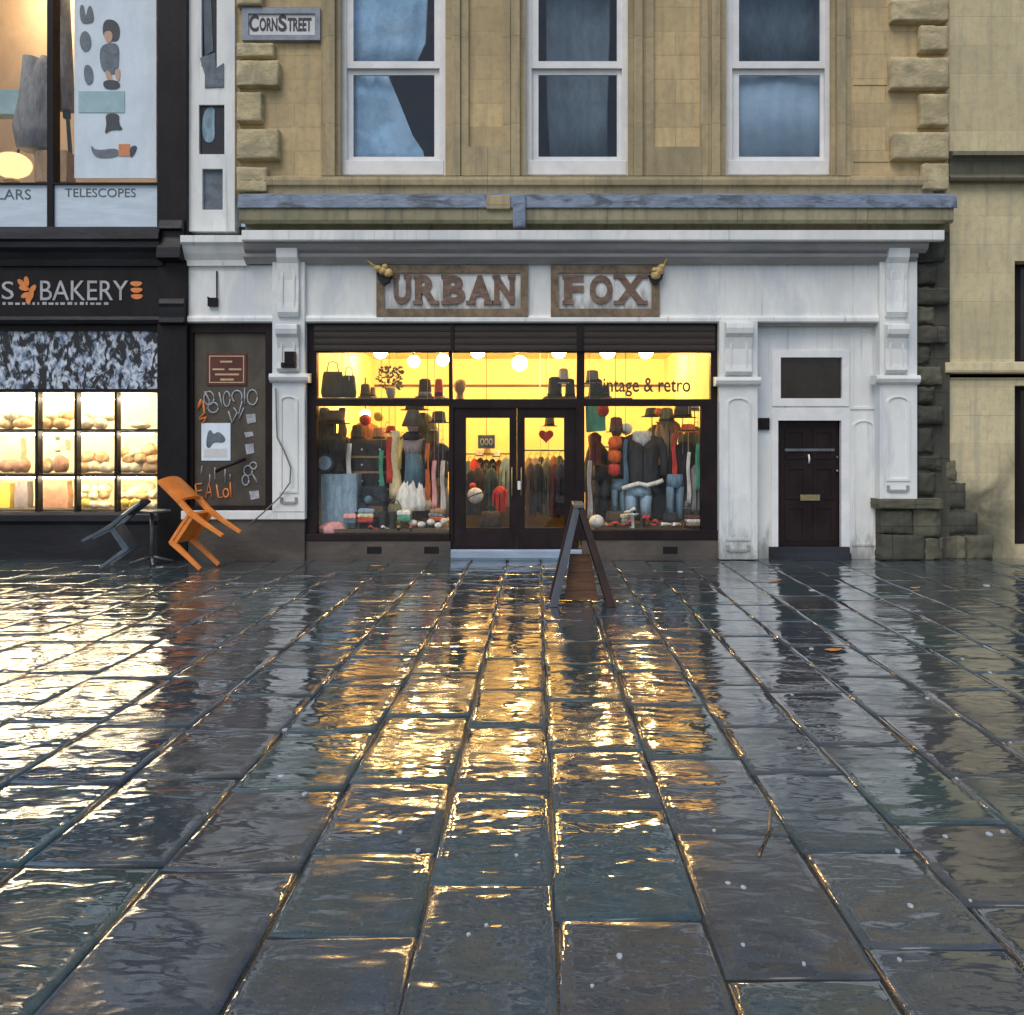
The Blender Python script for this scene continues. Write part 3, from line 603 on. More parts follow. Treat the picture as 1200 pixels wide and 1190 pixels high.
for a, c, ga, gc, hx in ((528.5, 605.6, 546, 597, 600), (605.9, 678, 615, 661, 611)):
    dl = MB().grid(a, 477, c, 645, [(ga, 490, gc, 619)], .0, .055).build('shop_door', 'maroon', B, .005)
    MB().pbox(ga-1, 489, gc+1, 620, .025, .031).build('pane', 'glass', dl)
    MB().tube([(fx(hx, 0), .0, fz(548, 0)), (fx(hx, 0), -.05, fz(550, 0)), (fx(hx, 0), -.05, fz(580, 0)), (fx(hx, 0), 0, fz(582, 0))], .011, 8).build('handle', 'brass', dl, smooth=True)
    MB().pbox(a+4, 622, c-4, 641, -.008, .002).build('kick_plate', 'maroon', dl, .003)
MB().pbox(606.5, 564, 611, 574, -.012, .0).build('door_notice', 'white_sash', dl)
MB().mouldp([(644, .2), (644, -.1), (646, -.13), (654, -.13), (657, -.11), (657, .2)], 528, 682, -.13).build('threshold', 'step_metal', B, .005)
# brown papered side window at the left
SD = MB().grid(214, 379, 319, 600, [(226, 390, 311, 593)], -.05, .06).build('side_window', 'maroon', B, .005)
MB().pbox(225, 389, 312, 594, .0, .03).build('papered_pane', 'window_brown', SD)
MB().pbox(212, 599, 357, 609, -.15, .1).build('white_sill', 'white', B, .006)
MB().pbox(205, 609, 357, 659, -.11, .1).build('stall_riser', 'riser', B, .006)
MB().pbox(205, 379, 357, 659, .1, .35).build('backing', 'stone_dark', B)
# stickers, notices and scrawls on that window
SY = -.004
t = tag(MB().pbox(242, 414, 289, 452, SY-.012, SY).build('plaque', 'plaque', None, .003), 'maroon plaque with cream border at the top of the brown side window', 'plaque')
m = MB().grid(245, 417, 286, 449, [(246.2, 418.2, 284.8, 447.8)], SY-.015, SY-.011); m.build('border', 'cream_line', t)
m = MB()
for a, b, c in ((258, 423, 272), (249, 432, 263), (268, 432, 283), (252, 438, 280), (258, 444, 274)): m.pbox(a, b, c, b+2.1, SY-.015, SY-.011)
m.build('inscription', 'cream_line', t)
t = tag(MB().pbox(236, 496, 270, 540, SY-.006, SY).build('poster', 'poster', None), 'pale blue poster with dark figure stuck on the brown side window', 'poster')
MB().pprism([(241, 524), (243, 507), (247, 503), (250, 510), (256, 505), (265, 514), (262, 520), (250, 518), (246, 526)], SY-.009, SY-.005, 2).build('printed_figure', 'grey_print', t)
MB().pbox(239, 526, 266, 536, SY-.009, SY-.005).build('printed_band', 'sign_plate', t)
def scrawl(name, label, lines, mat, r=.011, cat='graffiti'):
    m = MB()
    for i, ln in enumerate(lines): m.tube([(fx(a, SY), SY-.002-.0004*i, fz(b, SY)) for a, b in ln], r, 5)
    return tag(m.build(name, mat, None, smooth=True), label, cat)
def loop(cx_, cy_, rx, ry, n=12, a0=0, a1=2*pi): return [(cx_+rx*math.cos(a0+(a1-a0)*k/n), cy_+ry*math.sin(a0+(a1-a0)*k/n)) for k in range(n+1)]
scrawl('painted_lettering', 'row of looping pale letters painted below the maroon plaque', [loop(245, 467, 6, 8), loop(250, 478, 6, 6), [(240, 459), (246, 470), (242, 480)], [(257, 460), (261, 478)], loop(266, 468, 4, 9), loop(278, 465, 6, 7, 12, 2, 7), [(274, 478), (280, 486), (284, 470)], [(287, 455), (287, 474)], loop(296, 466, 6, 9), [(268, 482), (272, 496), (278, 484)], [(280, 492), (286, 478)]], 'sticker', .012)
scrawl('painted_flower', 'orange painted flame shape left of the pale letters', [[(232, 480), (238, 470), (240, 484), (234, 490)], [(234, 492), (242, 489), (238, 496)], [(236, 468), (232, 478)]], 'orange_sign', .018)
scrawl('painted_word', 'orange scrawled word at the foot of the brown side window', [[(229, 568), (231, 585)], [(229, 568), (237, 567)], [(230, 576), (237, 575)], [(231, 585), (238, 583)], [(241, 585), (245, 566), (249, 584)], [(243, 578), (248, 577)], [(254, 568), (256, 583), (261, 583)], loop(265, 578, 3.2, 5), [(270, 565), (271, 583)]], 'orange_sign', .013)
q = [(288, 485, 300, 497), (286, 506, 297, 513), (287, 520, 298, 533), (292, 575, 304, 586)]
nm = ['pale blue sticker highest at the right of the brown side window', 'small white sticker right of the pale blue poster', 'ragged pale sticker at right edge just under the white one', 'pale square sticker in the lower right of the brown side window']
for (a, b, c, d), l in zip(q, nm): tag(MB().pprism([(a, b+1), (c-1, b), (c, d-2), (a+2, d)], SY-.005, SY).build('sticker', 'sticker', None), l, 'sticker')
scrawl('painted_swirl', 'pale swirling scrawl low on the right of the brown side window', [loop(291, 552, 5, 6), loop(288, 563, 4, 6), [(296, 556), (302, 566)], loop(297, 546, 4, 4)], 'sticker', .012)
scrawl('painted_drips', 'thin pale drips just above the orange scrawled word', [[(252, 548), (252, 562)], [(246, 556), (246, 566)], [(264, 550), (264, 566)], [(237, 546), (236, 556)], [(270, 556), (270, 562)]], 'sticker', .01)
tag(MB().tube([(fx(253, -.1), -.1, fz(553, -.1)), (fx(262, -.12), -.13, fz(548, -.1)), (fx(288, -.1), -.1, fz(538, -.1))], .024, 8).build('door_bar', 'black', None, smooth=True), 'black bar handle slanting across the brown side window', 'handle')
# ------ hook on the left fascia
t = thing('wall_hook', 'thin black iron hook with small block on the white fascia over the brown side window', 'hook', (fx(253), -.1, fz(340)))
MB().tube([(fx(254, -.1), -.1, fz(318, -.1)), (fx(254, -.12), -.115, fz(352, -.1)), (fx(248, -.14), -.135, fz(352, -.1)), (fx(243, -.14), -.135, fz(349, -.1))], .012, 6).build('rod', 'black', t)
MB().pbox(243, 349, 254, 359, -.14, -.08).build('block', 'black', t, .004)
# ------ shop name signs
def sign(label, box, letters):
    t = thing('shop_sign', label, 'sign', (fx((box[0]+box[2])/2), -.1, fz(box[3])))
    a, b, c, d = box
    MB().grid(a, b, c, d, [(a+9, b+9, c-9, d-9)], -.135, -.08).build('frame', 'gold_wood', t, .012)
    MB().pbox(a+8, b+8, c-8, d-8, -.095, -.081).build('panel', 'white', t)
    for ch, x0, x1, ser in letters:
        L = text(ch, (x0, 322.5, x1, 356.5), -.12, 'letter_wood', 'letter', t, .045, .024)
        if ser:
            m = MB()
            for sx, sw, top in ser: m.pbox(x0+sx, 322 if top else 352.5, x0+sx+sw, 326.5 if top else 357, -.1225, -.1)
            m.build('serif', 'letter_wood', L)
    return t
sign('gilt framed fascia sign with five brown wooden letters', (441, 311, 619, 371), [('U', 461, 481, [(-2, 9, 1), (12, 9, 1)]), ('R', 486, 513, [(-2, 11, 1), (-2, 11, 0), (18, 10, 0)]), ('B', 519, 545, [(-2, 10, 1), (-2, 10, 0)]), ('A', 548, 577, [(-2, 11, 0), (19, 11, 0)]), ('N', 579, 603, [(-2, 9, 1), (-2, 10, 0), (16, 9, 1)])])
sign('gilt framed fascia sign with three brown wooden letters', (645.5, 311, 773, 371), [('F', 661, 684, [(-2, 9, 1), (-2, 13, 0)]), ('O', 691, 718, None), ('X', 721, 757, [(-2, 13, 1), (-2, 13, 0), (25, 13, 1), (25, 13, 0)])])
for sgn, cxp, lab in ((-1, 447, 'gilt wheat-ear ornament at the left end of the five-letter sign'), (1, 772, 'gilt wheat-ear ornament at the right end of the three-letter sign')):
    t = thing('gilt_ornament', lab, 'ornament', (fx(cxp), -.14, fz(320)), 'gilt ornaments on the fascia signs')
    m = MB(); Y = -.2
    def pt(dx, dy): return (fx(cxp+sgn*dx, Y), Y, fz(318+dy, Y))
    for i, (dx, dy, r) in enumerate(((-8, 2, .075), (-2, 0, .07), (4, -3, .06), (-4, -5, .05)) if sgn < 0 else ((-4, 5, .075), (0, 0, .08), (3, -5, .055), (-5, -1, .05))):
        m.ball(pt(dx, dy), r, .06, r*.85, 10, 7, .1, i)
    m.build('wheat_head', 'gilt', t, smooth=True)
    MB().tube([pt(5, -4), pt(12, -9) if sgn < 0 else pt(8, -12), pt(17, -13) if sgn < 0 else pt(12, -17)], .022, 6, .006).build('tip', 'gilt', t, smooth=True)
    m = MB().pprism([(cxp+sgn*k, 318+j) for k, j in ((-12, 4), (6, 2), (4, 9), (-3, 16), (-9, 12))], -.19, -.1); m.build('bracket', 'black_worn', t, .01)
# ------ street name sign
t = thing('street_name_sign', 'pale street name plate in slate frame high on the left of the tan stone wall', 'street sign', (fx(329), -.05, fz(47)))
MB().grid(283, 9, 375, 47, [(291, 16, 369, 41)], -.085, .0).build('frame', 'sign_frame', t, .014)
MB().pbox(290, 15, 370, 42, -.06, -.02).build('plate', 'sign_plate', t)
for ch, bx_ in (('C', (292, 17.5, 303, 37)), ('ORN', (304, 21, 325, 36.5)), ('S', (326, 17.5, 336, 37)), ('TREET', (337, 21, 365, 36.5))):
    text(ch, bx_, -.066, 'ink', 'lettering', t, .028, .01)
# ------ shop room behind the glass
x0, x1, yb, zc = fx(357), fx(844), 5.2, 3.55
m = MB().box(x0, x1, yb, yb+.1, -.05, zc).box(x0-.1, x0, .1, yb+.1, -.05, zc).box(x1, x1+.1, .1, yb+.1, -.05, zc).box(x0-.1, x1+.1, .1, yb+.1, zc, zc+.1)
m.build('interior_walls', 'room', B)
MB().box(x0, x1, .1, yb, -.05, .06).build('interior_floor', 'room_floor', B)
for a, c in ((358, 527), (682, 843)): MB().box(fx(a), fx(c), .1, 1.5, .061, .43).build('display_plinth', 'shelf', B)
for a, c in ((360, 524), (686, 842)): MB().box(fx(a, 1.5), fx(c, 1.5), 1.5, 1.54, .06, 1.02).build('display_back', 'wood_dark', B)
MB().box(x0, x1, yb-.04, yb, 2.95, 3.0).build('picture_rail', 'shelf', B)

# ------ stock: helper things (px at depth Y)
def lamp(px, py, Y, r, label, top=None, mat='lamp'):
    x, z = fx(px, Y), fz(py, Y)
    t = thing('globe_lamp', label, 'lamp', (x, Y, z), 'lit globe lamps in the clothes shop')
    MB().ball((x, Y, z), r, r, r, 12, 8).build('globe', mat, t, smooth=True)
    tz = zc if top is None else top
    if tz > z+r: MB().tube([(x, Y, z+r), (x, Y, tz)], .012, 6).build('cord', 'black', t)
    return t
def jacket(label, px, pt_, pb, w, Y, mat, sleeve=True, collar=None, name='jacket', cat='jacket', group=None, flare=1.0, yaw=0, hook=True, pole=True):
    s = (D+Y)/F; x, zt, zb, hw = fx(px, Y), fz(pt_, Y), fz(pb, Y), w*s/2
    t = thing(name, label, cat, (x, Y, zb), group); h = zt-zb; dp = min(.13, hw*.55+.03)
    m = MB().ell([(x, Y, zb, hw*.78*flare, dp*1.05), (x, Y, zb+h*.02, hw*.8*flare, dp*1.1), (x, Y, zb+h*.45, hw*.72, dp), (x, Y, zb+h*.75, hw*.82, dp*1.05), (x, Y, zb+h*.88, hw*.86, dp*.8), (x, Y, zb+h*.95, hw*.55, dp*.6), (x, Y, zt, hw*.28, dp*.5)], 24, .035, 6)
    m.build('body', mat, t, smooth=True)
    m = MB()
    m.box(x-.008, x+.008, Y-dp*1.12, Y-dp*.7, zb+h*.03, zb+h*.72); m.build('front_opening', 'black', t)
    if sleeve:
        for sg in (-1, 1):
            MB().tube([(x+sg*hw*.72, Y, zb+h*.87), (x+sg*hw*.93, Y-.02, zb+h*.7), (x+sg*hw*.98, Y-.04, zb+h*.42), (x+sg*hw*.95, Y-.08, zb+h*.18)], hw*.23, 10, hw*.15).build('sleeve', mat, t, smooth=True)
    if collar:
        MB().ell([(x, Y-.02, zb+h*.74, hw*.1, dp*.9), (x, Y-.03, zb+h*.86, hw*.5, dp*1.05), (x, Y, zb+h*1.0, hw*.42, dp*.85), (x, Y, zb+h*1.03, hw*.3, dp*.6)], 18, .1, 5).build('collar', collar, t, smooth=True)
    if Y < 1.2 and pole: MB().tube([(x, Y+.04, zb+h*.5), (x, Y+.04, .3)], .012, 6).build('stand', 'steel', t); MB().lathe([(.12, .3), (.11, .315), (.02, .32)], (x, Y+.04, 0), 14).build('stand_base', 'steel', t)
    if hook: MB().tube([(x, Y, zt-.01), (x, Y, zt+.05), (x+.03, Y, zt+.08), (x+.05, Y, zt+.05)], .006, 6).build('hanger', 'steel', t)
    return t
def trousers(label, px, pt_, pb, w, Y, mat, group=None):
    s = (D+Y)/F; x, zt, zb, hw = fx(px, Y), fz(pt_, Y), fz(pb, Y), w*s/2
    t = thing('trousers', label, 'trousers', (x, Y, zb), group); h = zt-zb
    m = MB().ell([(x, Y, zb+h*.7, hw*.95, .11), (x, Y, zt, hw*.8, .1)], 18, .02, 6); m.build('waist', mat, t, smooth=True)
    for sg in (-1, 1): MB().ell([(x+sg*hw*.5, Y, zb, hw*.36, .08), (x+sg*hw*.5, Y, zb+h*.4, hw*.4, .09), (x+sg*hw*.48, Y, zb+h*.72, hw*.47, .1)], 14, .04, 5).build('trouser_leg', mat, t, smooth=True)
    return t
def dress(label, px, pt_, pb, w, Y, mat, name='dress', top=None):
    s = (D+Y)/F; x, zt, zb, hw = fx(px, Y), fz(pt_, Y), fz(pb, Y), w*s/2
    t = thing(name, label, name, (x, Y, zb)); h = zt-zb
    MB().ell([(x, Y, zb, hw, hw*.7), (x, Y, zb+h*.3, hw*.8, hw*.55), (x, Y, zb+h*.62, hw*.5, hw*.38), ] , 36, .07, 9).build('skirt', mat, t, smooth=True)
    MB().ell([(x, Y, zb+h*.6, hw*.5, hw*.38), (x, Y, zb+h*.8, hw*.6, hw*.42), (x, Y, zt, hw*.3, hw*.22)], 20).build('bodice', top or mat, t, smooth=True)
    return t
def hat(label, px, pb, w, h, Y, mat, name='hat', band=None, brim=1., stand=False):
    s = (D+Y)/F; x, z, r = fx(px, Y), fz(pb, Y), w*s/2; hh = h*s
    t = thing(name, label, 'hat', (x, Y, z))
    MB().lathe([(r*brim, 0), (r*brim, .012), (r*.66, .02), (r*.62, hh*.5), (r*.55, hh*.92), (r*.3, hh), (r*.02, hh*.98)], (x, Y, z), 22, .02, 3, 1, .9).build('crown', mat, t, smooth=True)
    MB().lathe([(r*.675, .02), (r*.66, hh*.28)], (x, Y, z), 22, 0, 3, 1, .9).build('band', band or 'black', t, smooth=True)
    if stand: MB().tube([(x, Y, z+.03), (x, Y, .3)], .009, 6).build('stand', 'steel', t)
    return t
def head_stand(label, px, pt_, pb, w, Y, mat='mauve'):
    s = (D+Y)/F; x, zt, zb, r = fx(px, Y), fz(pt_, Y), fz(pb, Y), w*s/2; h = zt-zb
    t = thing('display_bust', label, 'mannequin head', (x, Y, zb))
    MB().ell([(x, Y, zb, r*.9, r*.8), (x, Y, zb+h*.12, r*.55, r*.55), (x, Y-.01, zb+h*.35, r*.5, r*.55), (x, Y-.03, zb+h*.45, r*.75, r*.85), (x, Y-.03, zb+h*.7, r*.95, r*1.1), (x, Y-.01, zb+h*.9, r*.8, r*.95), (x, Y, zt, r*.2, r*.3)], 16).build('head', mat, t, smooth=True)
    MB().ball((x, Y-.03-r*1.1, zb+h*.6), r*.13, r*.25, r*.2).build('nose', mat, t, smooth=True)
    return t
def shoe(label, px, pb, w, Y, mat, yaw=0, heel=.0, group=None):
    s = (D+Y)/F; L = w*s; x, z = fx(px, Y), fz(pb, Y)
    t = thing('shoe', label, 'shoe', (x, Y, z), group)
    m = MB(); rings = []
    for u, hw, hb, ht in ((-.5, .1, heel+.0, heel+.06), (-.42, .15, heel, heel+.28), (-.2, .15, heel*.8, heel+.24), (.0, .15, heel*.3, .22), (.25, .19, 0, .18), (.42, .16, 0, .13), (.5, .06, .01, .06)):
        rings.append([(x+u*L*math.cos(yaw)-math.cos(a)*hw*L*math.sin(yaw), Y+u*L*math.sin(yaw)+math.cos(a)*hw*L*math.cos(yaw), z+.012+L*(hb+ht)/2+math.sin(a)*L*(ht-hb)/2) for a in [2*pi*k/12 for k in range(12)]])
    m.loft(rings); m.build('upper', mat, t, smooth=True)
    MB().tube([(x-.4*L*math.cos(yaw), Y-.4*L*math.sin(yaw), z+.012+heel*L), (x-.4*L*math.cos(yaw), Y-.4*L*math.sin(yaw), z)], .1*L, 8, .07*L).build('heel', 'black', t)
    return t
def boot(label, px, pt_, pb, w, Y, mat, group=None):
    s = (D+Y)/F; L = w*s; x, zt, z = fx(px, Y), fz(pt_, Y), fz(pb, Y); h = zt-z
    t = thing('boot', label, 'boot', (x, Y, z), group)
    MB().ell([(x, Y-.03, z, L*.5, L*.75), (x, Y-.03, z+h*.15, L*.5, L*.75), (x, Y-.01, z+h*.32, L*.4, L*.5), (x, Y, z+h*.6, L*.42, L*.42), (x, Y, zt, L*.5, L*.46)], 14).build('upper', mat, t, smooth=True)
    MB().ell([(x, Y-.03, z-.012, L*.52, L*.78), (x, Y-.03, z+.012, L*.52, L*.78)], 14).build('sole', 'black', t)
    return t
def bag(label, px, pt_, pb, w, Y, mat, name='handbag'):
    s = (D+Y)/F; x, zt, zb, hw = fx(px, Y), fz(pt_, Y), fz(pb, Y), w*s/2; h = zt-zb
    t = thing(name, label, 'bag', (x, Y, zb))
    MB().ell([(x, Y, zb, hw*.9, .08), (x, Y, zb+h*.15, hw, .09), (x, Y, zb+h*.6, hw*.85, .06), (x, Y, zb+h*.72, hw*.75, .03)], 16).build('body', mat, t, smooth=True)
    MB().tube([(x-hw*.5, Y, zb+h*.7), (x-hw*.35, Y, zt-.02), (x, Y, zt), (x+hw*.35, Y, zt-.02), (x+hw*.5, Y, zb+h*.7)], .009, 6).build('handle', mat, t, smooth=True)
    return t
def scarf(label, px, pt_, pb, w, Y, mat, name='scarf'):
    s = (D+Y)/F; x, zt, zb, hw = fx(px, Y), fz(pt_, Y), fz(pb, Y), w*s/2
    rings = []
    for k in range(9):
        u = k/8; z = zb+(zt-zb)*u; ww = hw*(1-.25*u+.1*math.sin(u*9))
        rings.append([(x+ww*a+.01*math.sin(u*7), Y+b*.025, z) for a, b in ((-1, -.5), (-.5, -1), (0, -.3), (.5, -1), (1, -.4), (.9, .6), (0, 1), (-.9, .6))])
    m = MB().loft(rings); m.tube([(x, Y, zt-.01), (x, Y, 3.54)], .004, 4)
    return tag(m.build(name, mat, None, smooth=True), label, name)
def ball_thing(name, label, px, py, r, Y, mat, cat, group=None, sq=1.):
    s = (D+Y)/F; x, z = fx(px, Y), fz(py, Y)
    return tag(MB().ball((x, Y, z), r*s, r*s, r*s*sq, 16, 10).build(name, mat, None, smooth=True), label, cat, group)

# lamps (lit, seen through the transoms; deep ones added to light the room)
lamp(485, 424, 1.3, .10, 'lit round lamp above the dark hats in the left transom')
lamp(519, 422, 1.0, .10, 'lit round lamp close to the left edge of the middle transom')
lamp(609, 426, 1.6, .13, 'lit round lamp at the middle of the transom over the double door')
lamp(560, 412, 3.4, .14, 'lit round lamp added deep in the shop, high behind the left door leaf')
lamp(655, 412, 3.4, .14, 'lit round lamp added deep in the shop, high behind the right door leaf')
lamp(446, 412, 3.2, .14, 'lit round lamp added deep in the shop behind the left window')
lamp(757, 412, 3.2, .14, 'lit round lamp added deep in the shop behind the right window')
lamp(712, 412, 2.6, .14, 'lit round lamp added deep in the shop just right of the right-hand mullion')  # added to brighten the yellow reflection right of the A-board
lamp(428, 486, 2.2, .09, 'small low lit lamp over the drawer chest in the left window', 2.9)

# shelf behind the transom bar with hats and bags on it
t = tag(MB().box(fx(372, .6), fx(526, .6), .45, .85, fz(470, .6), fz(467, .6)).build('display_shelf', 'shelf', None, .004), 'long wooden shelf level with the transom bar in the left window', 'shelf')
t = tag(MB().box(fx(636, .6), fx(740, .6), .45, .85, fz(470, .6), fz(467, .6)).build('display_shelf', 'shelf', None, .004), 'wooden shelf level with the transom bar right of the door', 'shelf')
bag('tall charcoal shoulder bag at the left end of the left window shelf', 390, 424, 466, 28, .62, 'charcoal'); bag('upright black bag second from left on the left window shelf', 409, 430, 466, 18, .62, 'c_black')
hat('small brown hat between bags and dark plant on the left shelf', 428, 466, 18, 16, .6, 'brown'); hat('pale straw hat small on the left window shelf', 437, 466, 10, 12, .66, 'tan')
t = thing('dried_bouquet', 'dark bushy dried bouquet in the middle of the left window shelf', 'plant', (fx(458, .62), .62, fz(466, .62)))
MB().lathe([(.05, 0), (.08, .1), (.06, .16)], (fx(458, .62), .62, fz(466.5, .62))).build('vase', 'grey', t, smooth=True)
m = MB()
for k in range(150):
    a, r, z = RND.uniform(0, 2*pi), RND.uniform(.03, .24), RND.uniform(.1, .46)
    r *= math.sin(min(1, (z-.02)/.25)*pi/2)*(1.15-z)
    c = Vector((fx(458, .62)+r*math.cos(a), .62+r*.6*math.sin(a), fz(466, .62)+z)); d = Vector((math.cos(a), math.sin(a)*.6, RND.uniform(-.2, 1))).normalized()*RND.uniform(.04, .08); w = d.cross(Vector((0, 1, 0))).normalized()*.017
    m.add([c, c+d*.5+w, c+d, c+d*.5-w], [(0, 1, 2, 3)])
m.build('foliage', 'forest', t)
hat('black top hat on pale stand in the left window shelf', 498, 466, 24, 22, .6, 'c_black', band='grey'); hat('red knitted hat at the right end of the left shelf', 514, 466, 15, 22, .6, 'red'); 
head_stand('tan bald mannequin head against the left edge of the middle transom', 539, 444, 470, 16, .8, 'tan')
hat('wide black hat on the shelf left of the right-hand mullion', 650, 466, 26, 24, .6, 'c_black'); hat('black bowler hat under a pale hat right beside the mullion', 668, 466, 18, 22, .6, 'c_black')
hat('pale feathered hat topping the two black hats', 660, 450, 20, 18, .62, 'fur'); hat('tall black hat at the left end of the right transom', 698, 466, 26, 22, .6, 'c_black'); hat('grey felt hat set on the tall black hat', 694, 450, 24, 16, .6, 'grey')
hat('dark brown cap beside the tall black hat under the painted words', 710, 466, 14, 14, .6, 'brown')
text('vintage & retro', (698, 443, 809, 465), .022, 'ink', 'painted_words', SW, .012, .003)

# left window
jacket('dark coat hanging at the far left of the left window', 380, 478, 552, 26, .9, 'charcoal', True)
scarf('tan and orange scarf hanging near the left of the left window', 401, 478, 512, 10, .75, 'rust')
t = thing('drawer_chest', 'dark chest of drawers stacked behind the mannequin in the left window', 'chest of drawers', (fx(433, .9), .9, .3))
MB().box(fx(411, .7), fx(458, .7), .7, 1.15, .3, fz(516, .7)).build('carcass', 'brown', t, .006)
for k, (b, d) in enumerate(((520, 534), (538, 552), (556, 572), (576, 594))):
    q = MB().pbox(413, b, 456, d, .675, .7).build('drawer', 'charcoal', t, .004)
    for kx in (424, 445): MB().ball((fx(kx, .66), .665, fz((b+d)/2, .66)), .018, .02, .018).build('knob', 'white_sash', q, smooth=True)
    MB().pbox(411, d+.5, 458, d+3, .67, .7).build('rail', 'tan', t)
for lab, px, py, w, h, mm in (('brown fur hat on the drawer chest, left', 419, 516, 22, 18, 'brown'), ('brown felt hat on the drawer chest, right', 444, 516, 22, 15, 'rust')): hat(lab, px, py, w, h, .85, mm)
ball_thing('red_ball', 'small red ball ornament above the drawer chest hats', 428, 492, 7, 1.0, 'red', 'ornament')
head_stand('black mannequin head on the blue draped box', 396, 508, 556, 22, .5, 'c_black')
t = thing('hand_mirror', 'round framed mirror leaning at the left of the blue draped box', 'mirror', (fx(381, .42), .42, fz(556, .42)))
MB().lathe([(.0, 0), (.15, 0), (.15, .03), (.0, .03)], (0, 0, 0), 20).build('frame', 'navy', t); MB().lathe([(0, .031), (.11, .031), (.11, .036), (0, .036)], (0, 0, 0), 20).build('glass', 'blue', t)
for ch in t.children:
    for v in ch.data.vertices: v.co = Vector((v.co.x+t.location.x, v.co.y+t.location.y, v.co.z+t.location.z))
    ch.data.transform(Matrix.Translation((0, 0, .17)) @ Matrix.Rotation(math.radians(80), 4, 'X'))
t = tag(MB().loft([[(fx(376, .3)+.55*u, .3+.4*v+.012*math.sin(9*(u+v)+q), z) for u, v in ((0, 0), (.25, -.03), (.5, .0), (.75, -.03), (1, 0), (1, 1), (.5, 1), (0, 1))] for q, z in ((0, .305), (1, .6), (2, fz(559, .3)), (2, fz(556, .3)))]).build('draped_box', 'blue', None, smooth=False), 'display box draped in light blue denim cloth at the left', 'display box')
t = tag(MB().ell([(fx(389, .2), .22, .305, .19, .1), (fx(390, .2), .22, .36, .24, .13), (fx(388, .2), .2, .46, .2, .11), (fx(392, .2), .22, .53, .08, .05)], 18, .14, 4).build('pink_cushion', 'pink', None, smooth=True), 'crumpled pink bag in the bottom left corner of the left window', 'bag')
scarf('long pale yellow shawl beside the capped mannequin', 463, 505, 585, 14, .62, 'cream', 'shawl')
t = thing('mannequin', 'mannequin with dark cap, teal skirt and white ruffle in the left window', 'mannequin', (fx(483, .5), .5, .3))
x, Y = fx(484, .5), .5
MB().ell([(x, Y, fz(533, Y), .12, .09), (x, Y, fz(524, Y), .16, .1), (x, Y, fz(515, Y), .19, .1), (x, Y, fz(511, Y), .08, .06), (x, Y, fz(508, Y), .055, .055), (x, Y-.01, fz(503, Y), .085, .1), (x, Y-.01, fz(495, Y), .1, .12), (x, Y, fz(487, Y), .06, .07)], 18).build('body', 'mauve', t, smooth=True)
MB().ell([(x, Y-.02, fz(500, Y), .17, .2), (x, Y-.01, fz(498, Y), .17, .2), (x, Y, fz(490, Y), .13, .14), (x, Y, fz(482, Y), .09, .1), (x, Y, fz(480, Y), .02, .02)], 18, .03, 5).build('cap', 'charcoal', t, smooth=True)
MB().ell([(x, Y, fz(516, Y), .15, .13), (x, Y-.02, fz(511, Y), .17, .15), (x, Y, fz(506, Y), .1, .1)], 18, .08, 5).build('neck_scarf', 'c_black', t, smooth=True)
MB().ell([(x+.03, Y, fz(572, Y), .17, .14), (x+.02, Y, fz(550, Y), .14, .12), (x, Y, fz(532, Y), .12, .1)], 30, .06, 9).build('skirt', 'teal', t, smooth=True)
MB().ell([(x, Y, fz(598, Y), .24, .18), (x, Y, fz(590, Y), .26, .2), (x, Y, fz(576, Y), .22, .17), (x+.02, Y, fz(562, Y), .13, .12)], 36, .13, 9).build('ruffle', 'c_white', t, smooth=True)
for sg, mm in ((-1, 'yellow'), (1, 'charcoal')): MB().tube([(x+sg*.17, Y, fz(516, Y)), (x+sg*.21, Y-.02, fz(532, Y)), (x+sg*.2, Y-.06, fz(550, Y))], .045, 10, .03).build('arm', mm, t, smooth=True)
jacket('dark olive coat behind the mannequin in the left window', 497, 484, 575, 30, .95, 'olive', True); jacket('navy jacket near the right edge of the left window', 517, 520, 560, 20, .7, 'navy', True)
scarf('pink scarf hanging left of a white one in the left window', 509, 540, 596, 6, .4, 'pink'); scarf('pale scarf hanging at the right edge of the left window', 519, 540, 602, 6, .42, 'fur')
bag('olive handbag standing below the mannequin ruffle', 463, 586, 602, 18, .35, 'olive')
t = tag(MB().box(fx(425, .5), fx(452, .5), .42, .6, .3, fz(570, .5)).build('folded_denim', 'navy', None, .02), 'stack of folded dark denim in front of the drawer chest', 'clothes')
for k, px in enumerate((420, 434, 448, 460)): boot('black boot in the row along the front of the left window', px, 600, 625, 9, .25, 'c_black', 'black boots in the left window')
for k, (px, py) in enumerate(((484, 613), (494, 615), (505, 612), (514, 616), (521, 611))): ball_thing('paper_flower', 'white paper flower along the bottom right of the left window', px, py, 5, .3, 'c_white', 'flower', 'white paper flowers', .75)
bag('black bag among the white paper flowers', 503, 600, 626, 24, .45, 'c_black')
ball_thing('glass_bauble', 'small dark blue bauble above the black boots', 432, 586, 5, .35, 'teal', 'ornament')

